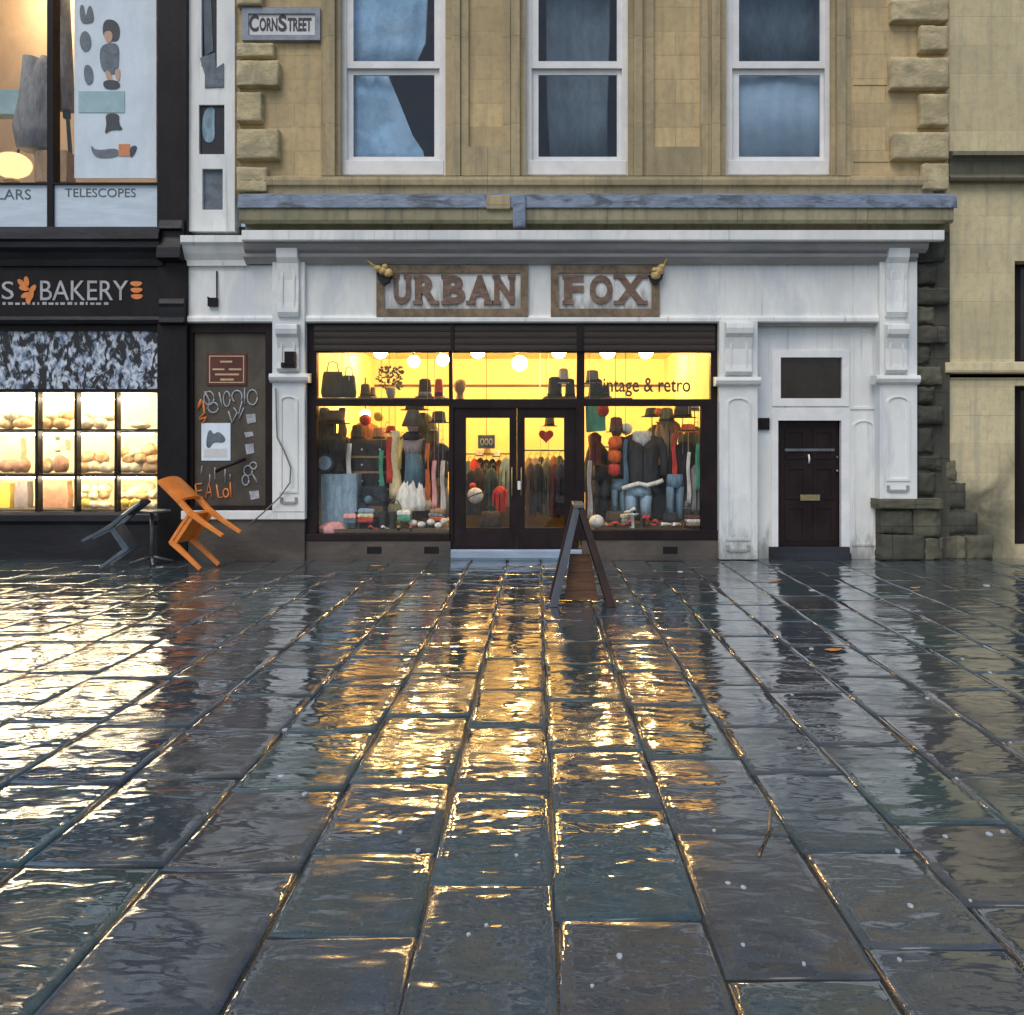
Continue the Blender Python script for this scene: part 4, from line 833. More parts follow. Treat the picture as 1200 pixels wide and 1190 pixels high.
# seen through the doors
t = thing('hanging_sign', 'small teal hanging sign with pale numerals behind the left door leaf', 'sign', (fx(570, 1.5), 1.5, fz(526, 1.5)))
MB().pbox(560, 510, 580, 526, 1.5, 1.53).build('board', 'teal', t, .01)
scr = MB()
for cx_ in (565, 570, 575): scr.tube([(fx(a, 1.49), 1.494, fz(b, 1.49)) for a, b in loop(cx_, 518, 1.8, 3.5)], .008, 5)
scr.build('numerals', 'sign_plate', t)
MB().tube([(fx(570, 1.5), 1.515, fz(510, 1.5)), (fx(570, 1.5), 1.515, zc)], .005, 5).build('cord', 'black', t)
def rail(label, px0, px1, py, Y):
    t = thing('clothes_rail', label, 'clothes rail', (fx((px0+px1)/2, Y), Y, .06)); z = fz(py, Y); a, c = fx(px0, Y), fx(px1, Y)
    MB().tube([(a, Y, z), (c, Y, z)], .016, 8).build('bar', 'steel', t)
    for q in (a, c): MB().tube([(q, Y, .06), (q, Y, z)], .016, 8).build('upright', 'steel', t); MB().box(q-.02, q+.02, Y-.25, Y+.25, .06, .1).build('foot', 'steel', t)
rail('chrome clothes rail hung with dark coats behind the left door leaf', 545, 600, 532, 2.2); rail('chrome clothes rail hung with coats behind the right door leaf', 614, 668, 528, 2.0)
def row(pxs, py, pb, Y, mats, lab, w=14):
    for px, mm in zip(pxs, mats):
        jacket(lab % NAMES.get(mm, mm), px, py+RND.uniform(0, 4), pb+RND.uniform(-5, 8), w, Y+RND.uniform(-.06, .06), mm, True, name='coat', cat='coat')
NAMES = {'c_black': 'black', 'c_white': 'white', 'fur': 'pale grey'}
row((549, 556), 537, 590, 2.2, ('teal', 'red'), '%s top hanging on the rail behind the left door leaf'); row((563, 570, 577, 585, 593), 536, 596, 2.25, ('brown', 'charcoal', 'c_black', 'rust', 'blue'), '%s coat hanging on the rail behind the left door leaf')
row((620, 627, 634, 641, 649, 656), 533, 594, 2.0, ('tan', 'mauve', 'charcoal', 'grey', 'rust', 'forest'), '%s coat hanging on the rail behind the right door leaf', 13)
for k, (px, py, mm) in enumerate(((562, 536, 'fur'), (571, 534, 'tan'), (582, 537, 'c_white'))): hat(('pale grey', 'tan', 'white')[k]+' hat on top of the rail behind the left door leaf', px, py, 13, 9, 2.2, mm)
t = thing('striped_ball', 'white ball with dark seam hung low in the left door leaf', 'ball', (fx(557, .5), .5, fz(581, .5)))
MB().ball(t.location, .125, .125, .125, 18, 12).build('sphere', 'c_white', t, smooth=True)
MB().tube([(t.location.x+.127*math.cos(a), .5-.127*abs(math.sin(a))*.95, t.location.z+.05*math.cos(a)+.02*math.sin(a)) for a in [pi*k/14 for k in range(15)]], .009, 6).build('seam', 'charcoal', t, smooth=True)
jacket('red cardigan low on the right side of the left door leaf', 586, 570, 600, 16, 1.2, 'red', True); ball_thing('red_bauble', 'red bauble above the white ball in the left door leaf', 554, 570, 4, .9, 'red', 'ornament')
bag('dark brown holdall on the floor behind the left door leaf', 575, 592, 618, 26, .9, 'brown', 'holdall')
hp = [(16*math.sin(a)**3, 13*math.cos(a)-5*math.cos(2*a)-2*math.cos(3*a)-math.cos(4*a)) for a in [2*pi*k/40 for k in range(40)]]
t = tag(MB().prism([(fx(640, .9)+.0075*a, fz(511, .9)+.0075*b) for a, b in hp], .9, .95).tube([(fx(640, .9), .925, fz(511, .9)+.04), (fx(640, .9), .925, 3.54)], .004, 4).build('heart_decoration', 'red', None, .012), 'red heart decoration hanging behind the right door leaf', 'decoration')
hat('dark green hat just above the red heart', 644, 500, 18, 12, 1.2, 'forest')
scarf('white scarf hanging among the coats in the right door leaf', 633, 548, 597, 4, 1.7, 'c_white'); scarf('pale scarf at the right of the white scarf in the right door leaf', 643, 545, 592, 4, 1.7, 'fur')
tag(MB().box(fx(546, .2), fx(661, .2), .15, .95, .062, .085).build('door_mat', 'shelf', None, .006), 'dark door mat inside the double doors', 'mat')

t = thing('shop_counter', 'long olive brown counter low behind the coats inside the doors', 'counter', (fx(605, 2.7), 2.7, .06))
MB().box(fx(535, 2.7), fx(676, 2.7), 2.7, 3.0, .06, 1.0).build('body', 'shelf', t, .01); MB().box(fx(533, 2.7), fx(678, 2.7), 2.66, 3.04, 1.0, 1.05).build('top', 'olive', t, .006)
# right window
t = tag(MB().pprism([(686, 476), (709, 475), (710, 505), (687, 507)], .3, .32).build('green_poster', 'green', None), 'bright green poster in the top left corner of the right window', 'poster')
ball_thing('red_balloon', 'red balloon overlapping the green poster', 707, 481, 7, .25, 'red', 'balloon', None, 1.1)
head_stand('dark mannequin head under the maroon hat in the right window', 722, 498, 520, 14, .55, 'brown')
hat('maroon hat on the mannequin head in the right window', 722, 507, 24, 18, .55, 'c_maroon')
jacket('dark red dress shirt hanging below the green poster', 697, 507, 545, 18, .5, 'c_maroon', False)
t = thing('paper_lantern', 'tall orange red paper lantern in three bulges in the right window', 'lantern', (fx(721, .4), .4, fz(560, .4)))
for k, (b, d) in enumerate(((511, 527), (527, 543), (543, 558))):
    zc_, r = fz((b+d)/2, .4), (d-b)/2*(12.4/F)
    MB().lathe([(r*.3, -r), (r*.85, -r*.7), (r*(1.05-.08*k), 0), (r*.85, r*.7), (r*.3, r)], (fx(721-k*.5, .4), .4, zc_), 24, .03, 12).build('bulge', 'c_orange' if k < 2 else 'red', t, smooth=True)
MB().tube([(fx(721, .4), .4, fz(511, .4)), (fx(721, .4), .4, 3.54)], .005, 5).build('cord', 'black', t)
jacket('black jacket with white fur collar at the centre of the right window', 752, 507, 568, 52, .55, 'charcoal', True, 'c_white', hook=False)
jacket('tan jacket and scarf right of the white fur collar', 783, 490, 545, 28, .75, 'tan', True)
hat('large black hat in the top right of the right window', 800, 490, 32, 16, .5, 'c_black', stand=True); hat('olive hat leaning left of the large black hat', 781, 496, 26, 18, .62, 'olive', stand=True); hat('orange straw hat below the large black hat', 806, 507, 26, 10, .45, 'c_orange', stand=True)
hat('grey cap at the far top right of the right window', 814, 482, 16, 12, .6, 'grey', stand=True)
jacket('dark coat filling the right side of the right window', 803, 518, 606, 38, .6, 'c_black', True)
trousers('light blue jeans hanging under the fur collared jacket', 748, 571, 606, 34, .5, 'blue'); trousers('mid blue jeans right of the centre in the right window', 791, 556, 608, 22, .45, 'denim'); trousers('black trousers at the left of the right window', 703, 545, 606, 20, .6, 'c_black'); trousers('pale jeans between lantern and jacket', 725, 562, 604, 18, .55, 'denim')
scarf('cream scarf hanging at the left edge of the right window', 691, 540, 608, 6, .35, 'fur')
m = MB(); bp = [(fx(a, .38), .38, fz(b, .38)) for a, b in ((729, 573), (737, 570), (748, 567), (758, 569), (770, 566), (777, 563))]
tag(MB().tube(bp, .035, 8).build('fur_stole', 'c_white', None, smooth=True), 'white fur stole laid across the blue jeans', 'stole')
jacket('grey shawl collar cardigan by the right edge of the right window', 815, 545, 600, 18, .5, 'grey', True)
ball_thing('rag_bundle', 'white ruffled bundle in the bottom left of the right window', 699, 611, 9, .25, 'c_white', 'cloth bundle', None, .85)
shoe('red shoe pointing left of a red pair by the white bundle', 716, 618, 12, .2, 'red', 2.6, .25); shoe('red shoe on the right of the pair by the white bundle', 726, 618, 12, .2, 'red', .5, .25)
t = thing('shoe_stand', 'white pedestal shoe stand in the middle of the right window', 'stand', (fx(740, .3), .3, .3))
MB().lathe([(.11, 0), (.1, .03), (.035, .08), (.03, fz(602, .3)-.3-.04), (.1, fz(602, .3)-.3-.01), (.1, fz(602, .3)-.3)], (fx(741, .3), .3, .3)).build('pedestal', 'c_white', t, smooth=True)
shoe('white shoe on the pedestal stand', 738, 602, 14, .3, 'c_white', 3.0, .2)
shoe('red high heeled shoe right of the pedestal stand', 761, 618, 18, .25, 'red', .3, .5); shoe('red flat shoe propped behind the high heeled one', 757, 612, 14, .4, 'red', 2.0, .3)
shoe('white trainer left of a pair at the right of the window', 781, 617, 15, .22, 'c_white', .5); shoe('white trainer right of a pair at the right of the window', 793, 617, 15, .26, 'c_white', .9)
boot('black ankle boot left of two in the right corner', 806, 596, 618, 9, .3, 'c_black'); boot('black ankle boot right of two in the right corner', 816, 598, 618, 9, .3, 'c_black')

# fuller displays
hat('broad brown felt hat high at the left of the left window', 392, 497, 36, 16, .7, 'brown', stand=True); hat('dark fedora above the capped mannequin', 486, 481, 34, 12, .75, 'c_black', stand=True)
hat('charcoal slouch hat in the top right of the left window', 514, 496, 26, 14, .6, 'charcoal', stand=True); jacket('brown tweed jacket behind the black mannequin head', 402, 512, 570, 32, 1.0, 'brown', True)
jacket('pale cream blouse behind the drawer chest', 452, 500, 560, 26, 1.25, 'cream', True); jacket('rust cardigan above the drawer chest', 428, 494, 540, 30, 1.3, 'rust', True)
dress('long dark green dress right of the white ruffle', 506, 530, 606, 18, .8, 'forest'); dress('short grey dress at the far right of the left window', 521, 548, 606, 14, .75, 'grey')
jacket('charcoal overcoat behind the white ruffle', 470, 512, 600, 30, 1.1, 'charcoal', True); jacket('navy overcoat low behind the blue draped box', 385, 530, 600, 30, 1.15, 'navy', True)
bag('brown leather satchel in front of the folded denim', 440, 588, 606, 22, .32, 'brown', 'satchel'); bag('navy holdall behind the black boots', 418, 582, 606, 30, .42, 'navy', 'holdall')
t = thing('suitcase', 'old brown suitcase lying among the white paper flowers', 'suitcase', (fx(490, .75), .75, .3))
MB().box(fx(472, .75), fx(516, .75), .7, .95, .3, .47).build('shell', 'brown', t, .02); MB().tube([(fx(488, .7), .69, .38), (fx(490, .7), .66, .39), (fx(498, .7), .66, .39), (fx(500, .7), .69, .38)], .01, 6).build('handle', 'c_black', t, smooth=True)
hat('dark green trilby at the top centre of the right window', 764, 489, 26, 11, .9, 'forest', stand=True); jacket('brown suede jacket behind the tan one in the right window', 770, 498, 570, 30, 1.0, 'brown', True)
jacket('dark green coat behind the orange lantern', 728, 512, 596, 30, 1.0, 'forest', True); jacket('charcoal coat at the left edge of the right window', 700, 518, 600, 26, 1.05, 'charcoal', True)
jacket('navy coat between the two pairs of jeans', 772, 540, 606, 26, .85, 'navy', True); jacket('olive parka in the right corner of the right window', 814, 500, 570, 28, .8, 'olive', True)
jacket('grey tweed jacket low behind the fur stole', 752, 545, 604, 40, .95, 'grey', True)
hat('grey cloche hat low among the shoes at the right', 806, 596, 16, 10, .5, 'grey')
bag('black handbag behind the white trainers', 786, 596, 612, 20, .4, 'c_black'); bag('dark brown bag behind the red pair of shoes', 720, 594, 612, 22, .45, 'brown')
row((552, 560, 568, 576), 548, 604, 1.3, ('navy', 'brown', 'charcoal', 'forest'), '%s long coat in the nearer row behind the left door leaf', 15)
row((622, 630, 640, 650, 657), 540, 602, 1.25, ('brown', 'charcoal', 'olive', 'c_maroon', 'navy'), '%s long coat in the nearer row behind the right door leaf', 15)
def folded(label, px, pb, w, h, Y, mats):
    s_ = (D+Y)/F; x, z, hw = fx(px, Y), fz(pb, Y), w*s_/2; t = thing('folded_stack', label, 'clothes', (x, Y, z)); hh = h*s_/len(mats)
    for k, mm in enumerate(mats):
        j = RND.uniform(-.015, .015)
        MB().loft([[(x+j+hw*q*a, Y+.12*q*b+RND.uniform(-.006, .006), z+hh*(k+zz)) for a, b in ((-1, -.9), (0, -1.05), (1, -.9), (1, .9), (-1, .9))] for zz, q in ((.02, .93), (.3, 1.02), (.75, 1.0), (.98, .9))]).build('folded_garment', mm, t, smooth=False)
    return t
for args in (('stack of red, cream and blue folded knits in the left window', 430, 612, 18, 16, .28, ('red', 'cream', 'blue')), ('stack of green and white folded knits beside the olive handbag', 474, 610, 15, 12, .25, ('green', 'c_white')), ('stack of orange and grey folded knits by the door in the left window', 512, 610, 16, 14, .4, ('c_orange', 'grey', 'tan')),
             ('stack of teal and pink folded knits beside the pink bag', 412, 614, 14, 12, .24, ('teal', 'pink')), ('stack of tan and white folded knits right of the pale trainers', 812, 616, 16, 12, .22, ('tan', 'c_white', 'c_maroon')), ('stack of blue and cream folded knits below the pale jeans', 733, 612, 12, 10, .5, ('blue', 'cream'))): folded(*args)
scarf('bright red scarf hanging beside the drawer chest', 456, 512, 566, 7, .6, 'red'); scarf('green scarf hanging at the centre of the left window', 447, 528, 580, 6, .58, 'green'); scarf('white lace scarf hanging left of the drawer chest', 409, 520, 580, 7, .56, 'c_white')
scarf('orange scarf hanging right of the mannequin', 501, 520, 585, 6, .45, 'c_orange'); scarf('red scarf hanging on the right of the right window', 790, 508, 560, 6, .42, 'red'); scarf('white scarf hanging over the dark coat in the right window', 807, 530, 590, 5, .4, 'c_white'); scarf('teal scarf hanging left of the fur collared jacket', 733, 515, 570, 6, .42, 'teal'); scarf('green scarf hanging near the right corner', 818, 520, 575, 6, .4, 'green')
shoe('red shoe standing alone left of the white trainers', 772, 617, 14, .3, 'red', .2, .3); shoe('red shoe at the foot of the orange lantern', 734, 617, 12, .24, 'red', 2.8, .3); shoe('white shoe beside the white ruffled bundle', 707, 617, 12, .28, 'c_white', .4, .2)
for k, (px, mm, nm_) in enumerate(((438, 'red', 'red'), (452, 'c_white', 'white'), (469, 'tan', 'tan'), (481, 'red', 'scarlet'))): shoe('%s shoe among the boots at the front of the left window' % nm_, px, 622, 12, .16, mm, .3+k*.5, .2)
ball_thing('yellow_ball', 'yellow ball ornament above the brown felt hat', 444, 488, 6, .9, 'lemon', 'ornament'); hat('red beret between the drawer chest and mannequin', 458, 508, 18, 9, .7, 'red', stand=True); hat('white sun hat behind the capped mannequin', 505, 505, 24, 10, 1.0, 'c_white', stand=True)
ball_thing('paper_pompom', 'white paper pompom hanging left of the fur collar', 734, 503, 7, .6, 'c_white', 'decoration'); ball_thing('paper_pompom', 'orange paper pompom hanging in the upper right window', 772, 483, 5, .6, 'c_orange', 'decoration')
# more stock deeper in the room
rail('chrome clothes rail deep in the room behind the left window', 430, 520, 520, 3.2); rail('chrome clothes rail deep in the room behind the right window', 690, 800, 524, 3.2)
deepm = ('brown', 'olive', 'navy', 'tan', 'charcoal', 'forest', 'rust', 'grey', 'c_maroon')
for px in range(434, 520, 11): jacket('garment on the rail deep behind the left window', px, 524+RND.uniform(0, 4), 580+RND.uniform(0, 12), 17, 3.2+RND.uniform(-.06, .06), RND.choice(deepm), True, name='garment', cat='garment', group='garments on the deep left rail')
for px in range(694, 800, 11): jacket('garment on the rail deep behind the right window', px, 527+RND.uniform(0, 4), 584+RND.uniform(0, 12), 17, 3.2+RND.uniform(-.06, .06), RND.choice(deepm), True, name='garment', cat='garment', group='garments on the deep right rail')

# ================================================================== DARK BAKERY BUILDING (left)
K = thing('bakery_building', 'black painted building at the left with bakery below and optics display window above', 'building', (fx(60), 0, 0))
L0 = -170
up = MB().grid(L0, -80, 190, 272, [(-90, -68, 55, 214), (62, -68, 184, 214), (-90, 216, 55, 266), (62, 216, 184, 266)], -.08, .1).build('display_window', 'black', K, .006)
MB().pbox(-91, -69, 56, 215, .02, .028).build('pane', 'glass', up); MB().pbox(61, -69, 185, 215, .02, .028).build('pane', 'glass', up)
for a, c in ((-91, 56), (61, 185)): MB().pbox(a, 215, c, 267, -.04, .02).build('sign_band', 'panel_blue', up)
text('BINOCULARS', (-74, 222, 36, 234), -.045, 'ink_soft', 'lettering', up, .0, .004); text('TELESCOPES', (76, 221, 159, 231), -.045, 'ink_soft', 'lettering', up, .0, .004)
MB().pbox(L0, TOP, 190, -80, -.02, .4).build('wall', 'black_worn', K)
m = MB().pbox(184, TOP, 219, 659, -.14, .3); m.build('corner_pier', 'black', K, .008)
m = MB().mouldp([(266, .1), (266, -.2), (272, -.3), (280, -.32), (283, -.28), (290, -.28), (296, -.22), (304, -.18), (312, -.16), (312, .1)], L0, 186, -.3); m.build('cornice', 'black_worn', K, .004)
m = MB().mouldp([(258, .0), (258, -.22), (268, -.26), (271, -.2), (278, -.2), (290, -.3), (302, -.32), (306, -.22), (306, 0)], 185, 213, -.25); m.build('pier_cap', 'black_worn', K, .006)
m = MB().mouldp([(350, .0), (350, -.19), (356, -.22), (360, -.2), (372, -.2), (378, -.22), (381, -.17), (381, 0)], 186, 216, -.2); m.build('pier_bracket', 'black_worn', K, .006)
fs = MB().pbox(L0, 311, 187, 373, -.12, .1).build('fascia_board', 'black', K)
m = MB().mouldp([(371, .1), (371, -.15), (375, -.17), (379, -.15), (381, -.1), (381, .1)], L0, 187, -.15); m.build('fascia_mould', 'black_worn', K, .003)
text('BAKERY', (47, 329, 150, 352), -.13, 'pale_text', 'lettering', fs, 0, .01); text('S', (2, 330, 16, 351), -.13, 'pale_text', 'lettering', fs, 0, .01)
m = MB()
for cx_, cy_, ang in ((25, 332, .8), (31, 330, 1.4), (28, 338, .2), (38, 339, 2.2), (30, 346, -.4), (36, 347, -1.2), (33, 351, -1.6)):
    m.pprism([(cx_+6*math.cos(a)*math.cos(ang)-3*math.sin(a)*math.sin(ang), cy_+6*math.cos(a)*math.sin(ang)+3*math.sin(a)*math.cos(ang)) for a in [2*pi*k/14 for k in range(14)]], -.131-.0008*len(m.f) / 16, -.119)
m.build('emblem', 'orange_sign', fs)
m = MB()
for k in range(3): m.pprism([(152+7.5+7*math.cos(a)+.4*k, 332+k*7.5+3*math.sin(a)*(1+.3*math.sin(a))) for a in [2*pi*q/16 for q in range(16)]], -.13, -.119)
m.build('loaf_emblem', 'orange_sign', fs)
m = MB(); px = 3
while px < 125:
    w = RND.uniform(2, 6); m.pbox(px, 354.5+RND.uniform(-.4, .4), px+w, 357.5, -.126, -.119); px += w+RND.uniform(1.5, 4)
m.build('small_lettering', 'pale_text', fs)
KW = MB().grid(L0, 381, 190, 604, [(-110, 388, 187, 456), (-110, 460, 41, 600), (44.5, 460, 87, 600), (90, 460, 134, 600), (137, 460, 187, 600)], -.06, .06).build('bakery_window', 'black', K, .004)
MB().pbox(-111, 387, 188, 457, -.02, .02).build('patterned_transom', 'blotch_glass', KW)
for a, c in ((-111, 41), (44, 87), (90, 134), (137, 187)): MB().pbox(a, 459, c, 601, .01, .018).build('pane', 'glass', KW)
for b in (503, 556): MB().pbox(-110, b, 187, b+2, -.05, .0).build('glazing_bar', 'black', KW)
MB().mouldp([(600, .0), (600, -.1), (604, -.14), (611, -.15), (615, -.1), (615, 0)], L0, 187, -.14).build('sill', 'black_worn', KW, .004)
MB().pbox(L0, 612, 190, 659, -.09, .1).build('stall_riser', 'black_worn', K)
# bakery room
x0, x1 = fx(L0), fx(190)
m = MB().box(x0, x1, 1.5, 1.6, .4, 3.4).box(x0-.1, x0, .1, 1.6, .4, 3.4).box(x1, x1+.08, .1, 1.6, .4, 3.4).box(x0, x1, .07, 1.6, 3.4, 3.5).box(x0, x1, .07, 1.6, .3, .4); m.build('bakery_room', 'cream_room', K)
# optics room
m = MB().box(x0, x1, 1.6, 1.7, 4.9, 9.6).box(x0-.1, x0, .1, 1.7, 4.9, 9.6).box(x1, x1+.08, .1, 1.7, 4.9, 9.6).box(x0, x1, .1, 1.7, 9.5, 9.6).box(x0, x1, .1, 1.7, 4.85, 4.95); m.build('optics_room', 'orange_room', K)
for k, (px, py) in enumerate(((20, 470), (110, 470), (-70, 470))):  # tubes added out of sight behind the transom to light the bakery
    t = thing('added_bakery_lamp', ('added tube lamp hidden above the second pane of the bakery window', 'added tube lamp hidden above the third pane of the bakery window', 'added tube lamp hidden at the far left of the bakery window')[k], 'lamp', (fx(px, .8), .8, 3.2), 'added tube lamps in the bakery')
    x = fx(px, .8); MB().tube([(x-.35, .8, 3.12), (x+.35, .8, 3.12)], .045, 10).build('tube', 'bakery_fill', t, smooth=True)
    MB().box(x-.38, x+.38, .76, .84, 3.19, 3.4).build('housing', 'white_sash', t)
t = tag(MB().tube([(fx(-80, .5), .28, fz(468, .3)), (fx(183, .5), .28, fz(468, .3))], .02, 8).build('added_strip', 'bakery_fill', None, smooth=True), 'thin lit strip added along the top inside the bakery window', 'lamp')  # strip added to light the bread from above
def bshelf(py, lab):
    return tag(MB().box(fx(-110, .3), fx(186, .3), .12, .75, fz(py+3, .3), fz(py, .3)).build('bread_shelf', 'shelf', None, .004), lab, 'shelf')
bshelf(504, 'top bread shelf in the bakery window'); bshelf(555, 'middle bread shelf in the bakery window'); bshelf(596, 'lowest bread shelf in the bakery window')
for k, (py, lb) in enumerate(((509, 'thin lit strip added under the top bread shelf'), (560, 'thin lit strip added under the middle bread shelf'))):  # strips added to light the loaves and brighten the paving reflection
    tag(MB().tube([(fx(-105, .2), .19, fz(py, .2)), (fx(181, .2), .19, fz(py, .2))], .012, 8).build('added_strip', 'bakery_fill', None, smooth=True), lb, 'lamp')
def loaf(px, pb, w, h, Y, mat, label, group, yaw=None, name='loaf', cat='bread'):
    s = (D+Y)/F; x, z = fx(px, Y), fz(pb, Y); a, hh = w*s/2, h*s
    q = random.Random(int(px*13+pb*7)); yaw = q.uniform(-.7, .7) if yaw is None else yaw
    p1, p2, p3 = q.uniform(0, 6), q.uniform(0, 6), q.uniform(0, 6); dp = max(.05, min(.1, hh*.7)); m = MB(); rings = []
    for j in range(15):
        u = -1+2*j/14; r = (max(0, 1-abs(u)**2.6))**.5+.02; ring = []
        for k in range(16):
            t = 2*pi*k/16; w_ = 1+.07*math.sin(3*t+p1+u*4)+.06*math.sin(5*u+p2)+.05*math.sin(7*u*u+2*t+p3)
            if math.sin(t) > .5: w_ += -.07*max(0, math.sin(u*9+p2))          # slashes across the crust
            lx, ly = u*a, math.cos(t)*dp*r*w_
            lz = hh*.42+math.sin(t)*hh*.58*r*w_*(1 if math.sin(t) > 0 else .72)
            ring.append((x+lx*math.cos(yaw)-ly*math.sin(yaw), Y+lx*math.sin(yaw)*.6+ly*math.cos(yaw), z+max(0, lz)))
        rings.append(ring)
    m.loft(rings)
    return tag(m.build(name, mat, None, smooth=True), label, cat, group)
def pile(x0, x1, pb, pt_, w, h, mats, lab, Y=.38):
    y = pb; k = 0
    while y-h*.6 > pt_:
        px = x0+(w*.5 if k % 2 == 0 else w*.85)
        while px < x1-w*.3:
            loaf(px, y+RND.uniform(-.8, .8), w*RND.uniform(.85, 1.25), h*RND.uniform(.9, 1.25), Y+k*.04+RND.uniform(-.03, .03), RND.choice(mats), *lab); px += w*RND.uniform(.78, .98)
        y -= h*.68; k += 1
lab1 = ('pale loaf on the top shelf of the bakery window', 'pale loaves on the top bakery shelf')
for a, c in ((0, 40), (46, 86), (92, 132)): pile(a, c, 503, 486, 19, 13, ('crust_pale', 'crust_pale', 'crust'), lab1)
loaf(165, 503, 26, 9, .4, 'crust_pale', *lab1)
lab2 = ('golden loaf heaped on the middle shelf of the bakery window', 'golden loaves on the middle bakery shelf')
pile(91, 134, 554, 530, 16, 13, ('crust', 'crust_pale', 'crust'), lab2); pile(138, 187, 554, 528, 17, 13, ('crust', 'crust_pale', 'crust'), lab2)
lab4 = ('brown roll heaped on the lowest bakery shelf', 'rolls on the lowest bakery shelf')
pile(91, 134, 586, 566, 13, 11, ('crust', 'crust_pale'), lab4, .46); pile(138, 187, 586, 566, 14, 11, ('crust', 'crust_pale'), lab4, .46)
for px in (99, 146, 158): ball_thing('lemon_bun', 'round yellow bun in front on the lowest bakery shelf', px, 590, 5.5, .22, 'lemon', 'bun', 'yellow buns on the lowest bakery shelf')
lab5 = ('small pale bun among the yellow buns', 'small pale buns')
for px, w in ((110, 14), (123, 15), (171, 16), (181, 12)): loaf(px, 596, w, 8, .22, 'crust_pale', *lab5)
lab3 = ('rosy brown loaf at the left of the middle bakery shelf', 'rosy loaves on the middle bakery shelf')
pile(46, 87, 554, 538, 18, 16, ('crust_pink', 'crust'), lab3); pile(0, 40, 554, 540, 18, 15, ('crust_pink', 'crust_pale'), lab3)
for k, (px, pb, w, h, mm, lb) in enumerate(((18, 540, 20, 26, 'crust_pale', 'pale paper bread bag standing in the leftmost middle pane'), (60, 530, 16, 18, 'c_white', 'white paper bread bag in the second middle pane'), (74, 528, 12, 12, 'crust_pale', 'small cream paper bag beside the white one in the second middle pane'), (8, 596, 14, 30, 'lemon', 'yellow paper bag in the lowest left pane'), (28, 596, 16, 32, 'mauve', 'mauve paper bag in the lowest left pane'), (66, 596, 34, 32, 'crust_pink', 'rosy brown bread box in the second lowest pane'))):
    s_ = (D+.5)/F; x, z, hw, hh = fx(px, .5), fz(pb, .5), w*s_/2, h*s_
    o = tag(MB().loft([[(x+hw*a*q, .5+b*.07, z+hh*zz+RND.uniform(-.008, .008)) for a, b in ((-1, -1), (0, -1.15), (1, -1), (1, 1), (-1, 1))] for zz, q in ((0, .95), (.5, 1.03), (.9, .9), (1, .93))]).build('bread_bag', mm, None), lb, 'paper bag' if k < 5 else 'bread box')
# optics window contents
t = thing('poster', 'tall pale blue poster of printed pictures in the upper left display window', 'poster', (fx(134, .12), .12, fz(210, .12)))
MB().pbox(87, -66, 183, 209, .10, .12).build('sheet', 'poster', t)
PY = .09
MB().pprism([(93, 7), (98, 5), (100, 22), (103, 8), (107, 6), (111, 25), (103, 28), (94, 27)], PY, .1, 2).build('printed_boots', 'grey_print', t)
MB().pprism([(94, 40), (101, 35), (107, 45), (106, 58), (98, 62), (93, 52)], PY, .1, 2).build('printed_bag', 'grey_print', t); MB().pprism([(99, 75), (108, 78), (110, 96), (102, 101), (98, 90)], PY, .1, 2).build('printed_glove', 'grey_print', t)
MB().pprism([(120, 28), (126, 22), (137, 25), (141, 36), (138, 50), (121, 46)], PY, .1, 2).build('printed_hair', 'ink', t)
MB().pprism([(122, 37), (131, 36), (132, 46), (127, 52), (122, 45)], PY-.003, .1, 2).build('printed_face', 'skin_print', t)
MB().pprism([(119, 52), (137, 50), (140, 60), (138, 88), (120, 86), (116, 66)], PY, .1, 2).build('printed_coat', 'grey_print', t)
MB().pprism([(122, 84), (128, 82), (133, 96), (128, 100)], PY-.002, .1, 2).build('printed_leg', 'skin_print', t); MB().pprism([(134, 82), (141, 80), (140, 96), (136, 94)], PY-.002, .1, 2).build('printed_leg', 'skin_print', t)
MB().pprism([(120, 94), (139, 94), (141, 104), (122, 105)], PY-.003, .1, 2).build('printed_shoes', 'ink', t)
MB().pbox(92, 107, 146, 132, PY, .1).build('printed_block', 'teal_pale', t)
MB().pprism([(123, 133), (140, 133), (139, 145), (145, 153), (130, 152), (122, 158), (125, 146)], PY, .1, 2).build('printed_lens', 'ink', t)
MB().pprism([(106, 169), (112, 177), (139, 173), (140, 184), (115, 186), (108, 180)], PY, .1, 2).build('printed_boat', 'grey_print', t); MB().pbox(139, 169, 152, 183, PY-.002, .1).build('printed_patch', 'orange_sign', t); MB().pprism([(152, 172), (161, 170), (158, 180), (152, 186)], PY-.003, .1, 2).build('printed_tail', 'ink', t)
def telescope(label, px0, py0, px1, py1, r, Y):
    a, b = Vector((fx(px0, Y), Y, fz(py0, Y))), Vector((fx(px1, Y), Y, fz(py1, Y))); c = a.lerp(b, .5)
    t = thing('telescope', label, 'telescope', (c.x, Y, fz(214, Y)))
    MB().tube([a, a.lerp(b, .5), b], r, 16, r*.85).build('barrel', 'grey', t, smooth=True); MB().tube([b, b+(b-a).normalized()*.12], r*.4, 12).build('eyepiece', 'c_black', t, smooth=True)
    for dx, dy in ((-.22, -.1), (.22, -.1), (0, .22)): MB().tube([c, (c.x+dx, Y+dy, fz(214, Y))], .022, 8, .016).build('leg', 'c_black', t)
    return t
telescope('large grey telescope standing left of the pale blue poster', 70, -20, 78, 130, .14, .75)
telescope('second grey telescope leaning left behind the window bar', 40, 70, 30, 165, .16, .6)
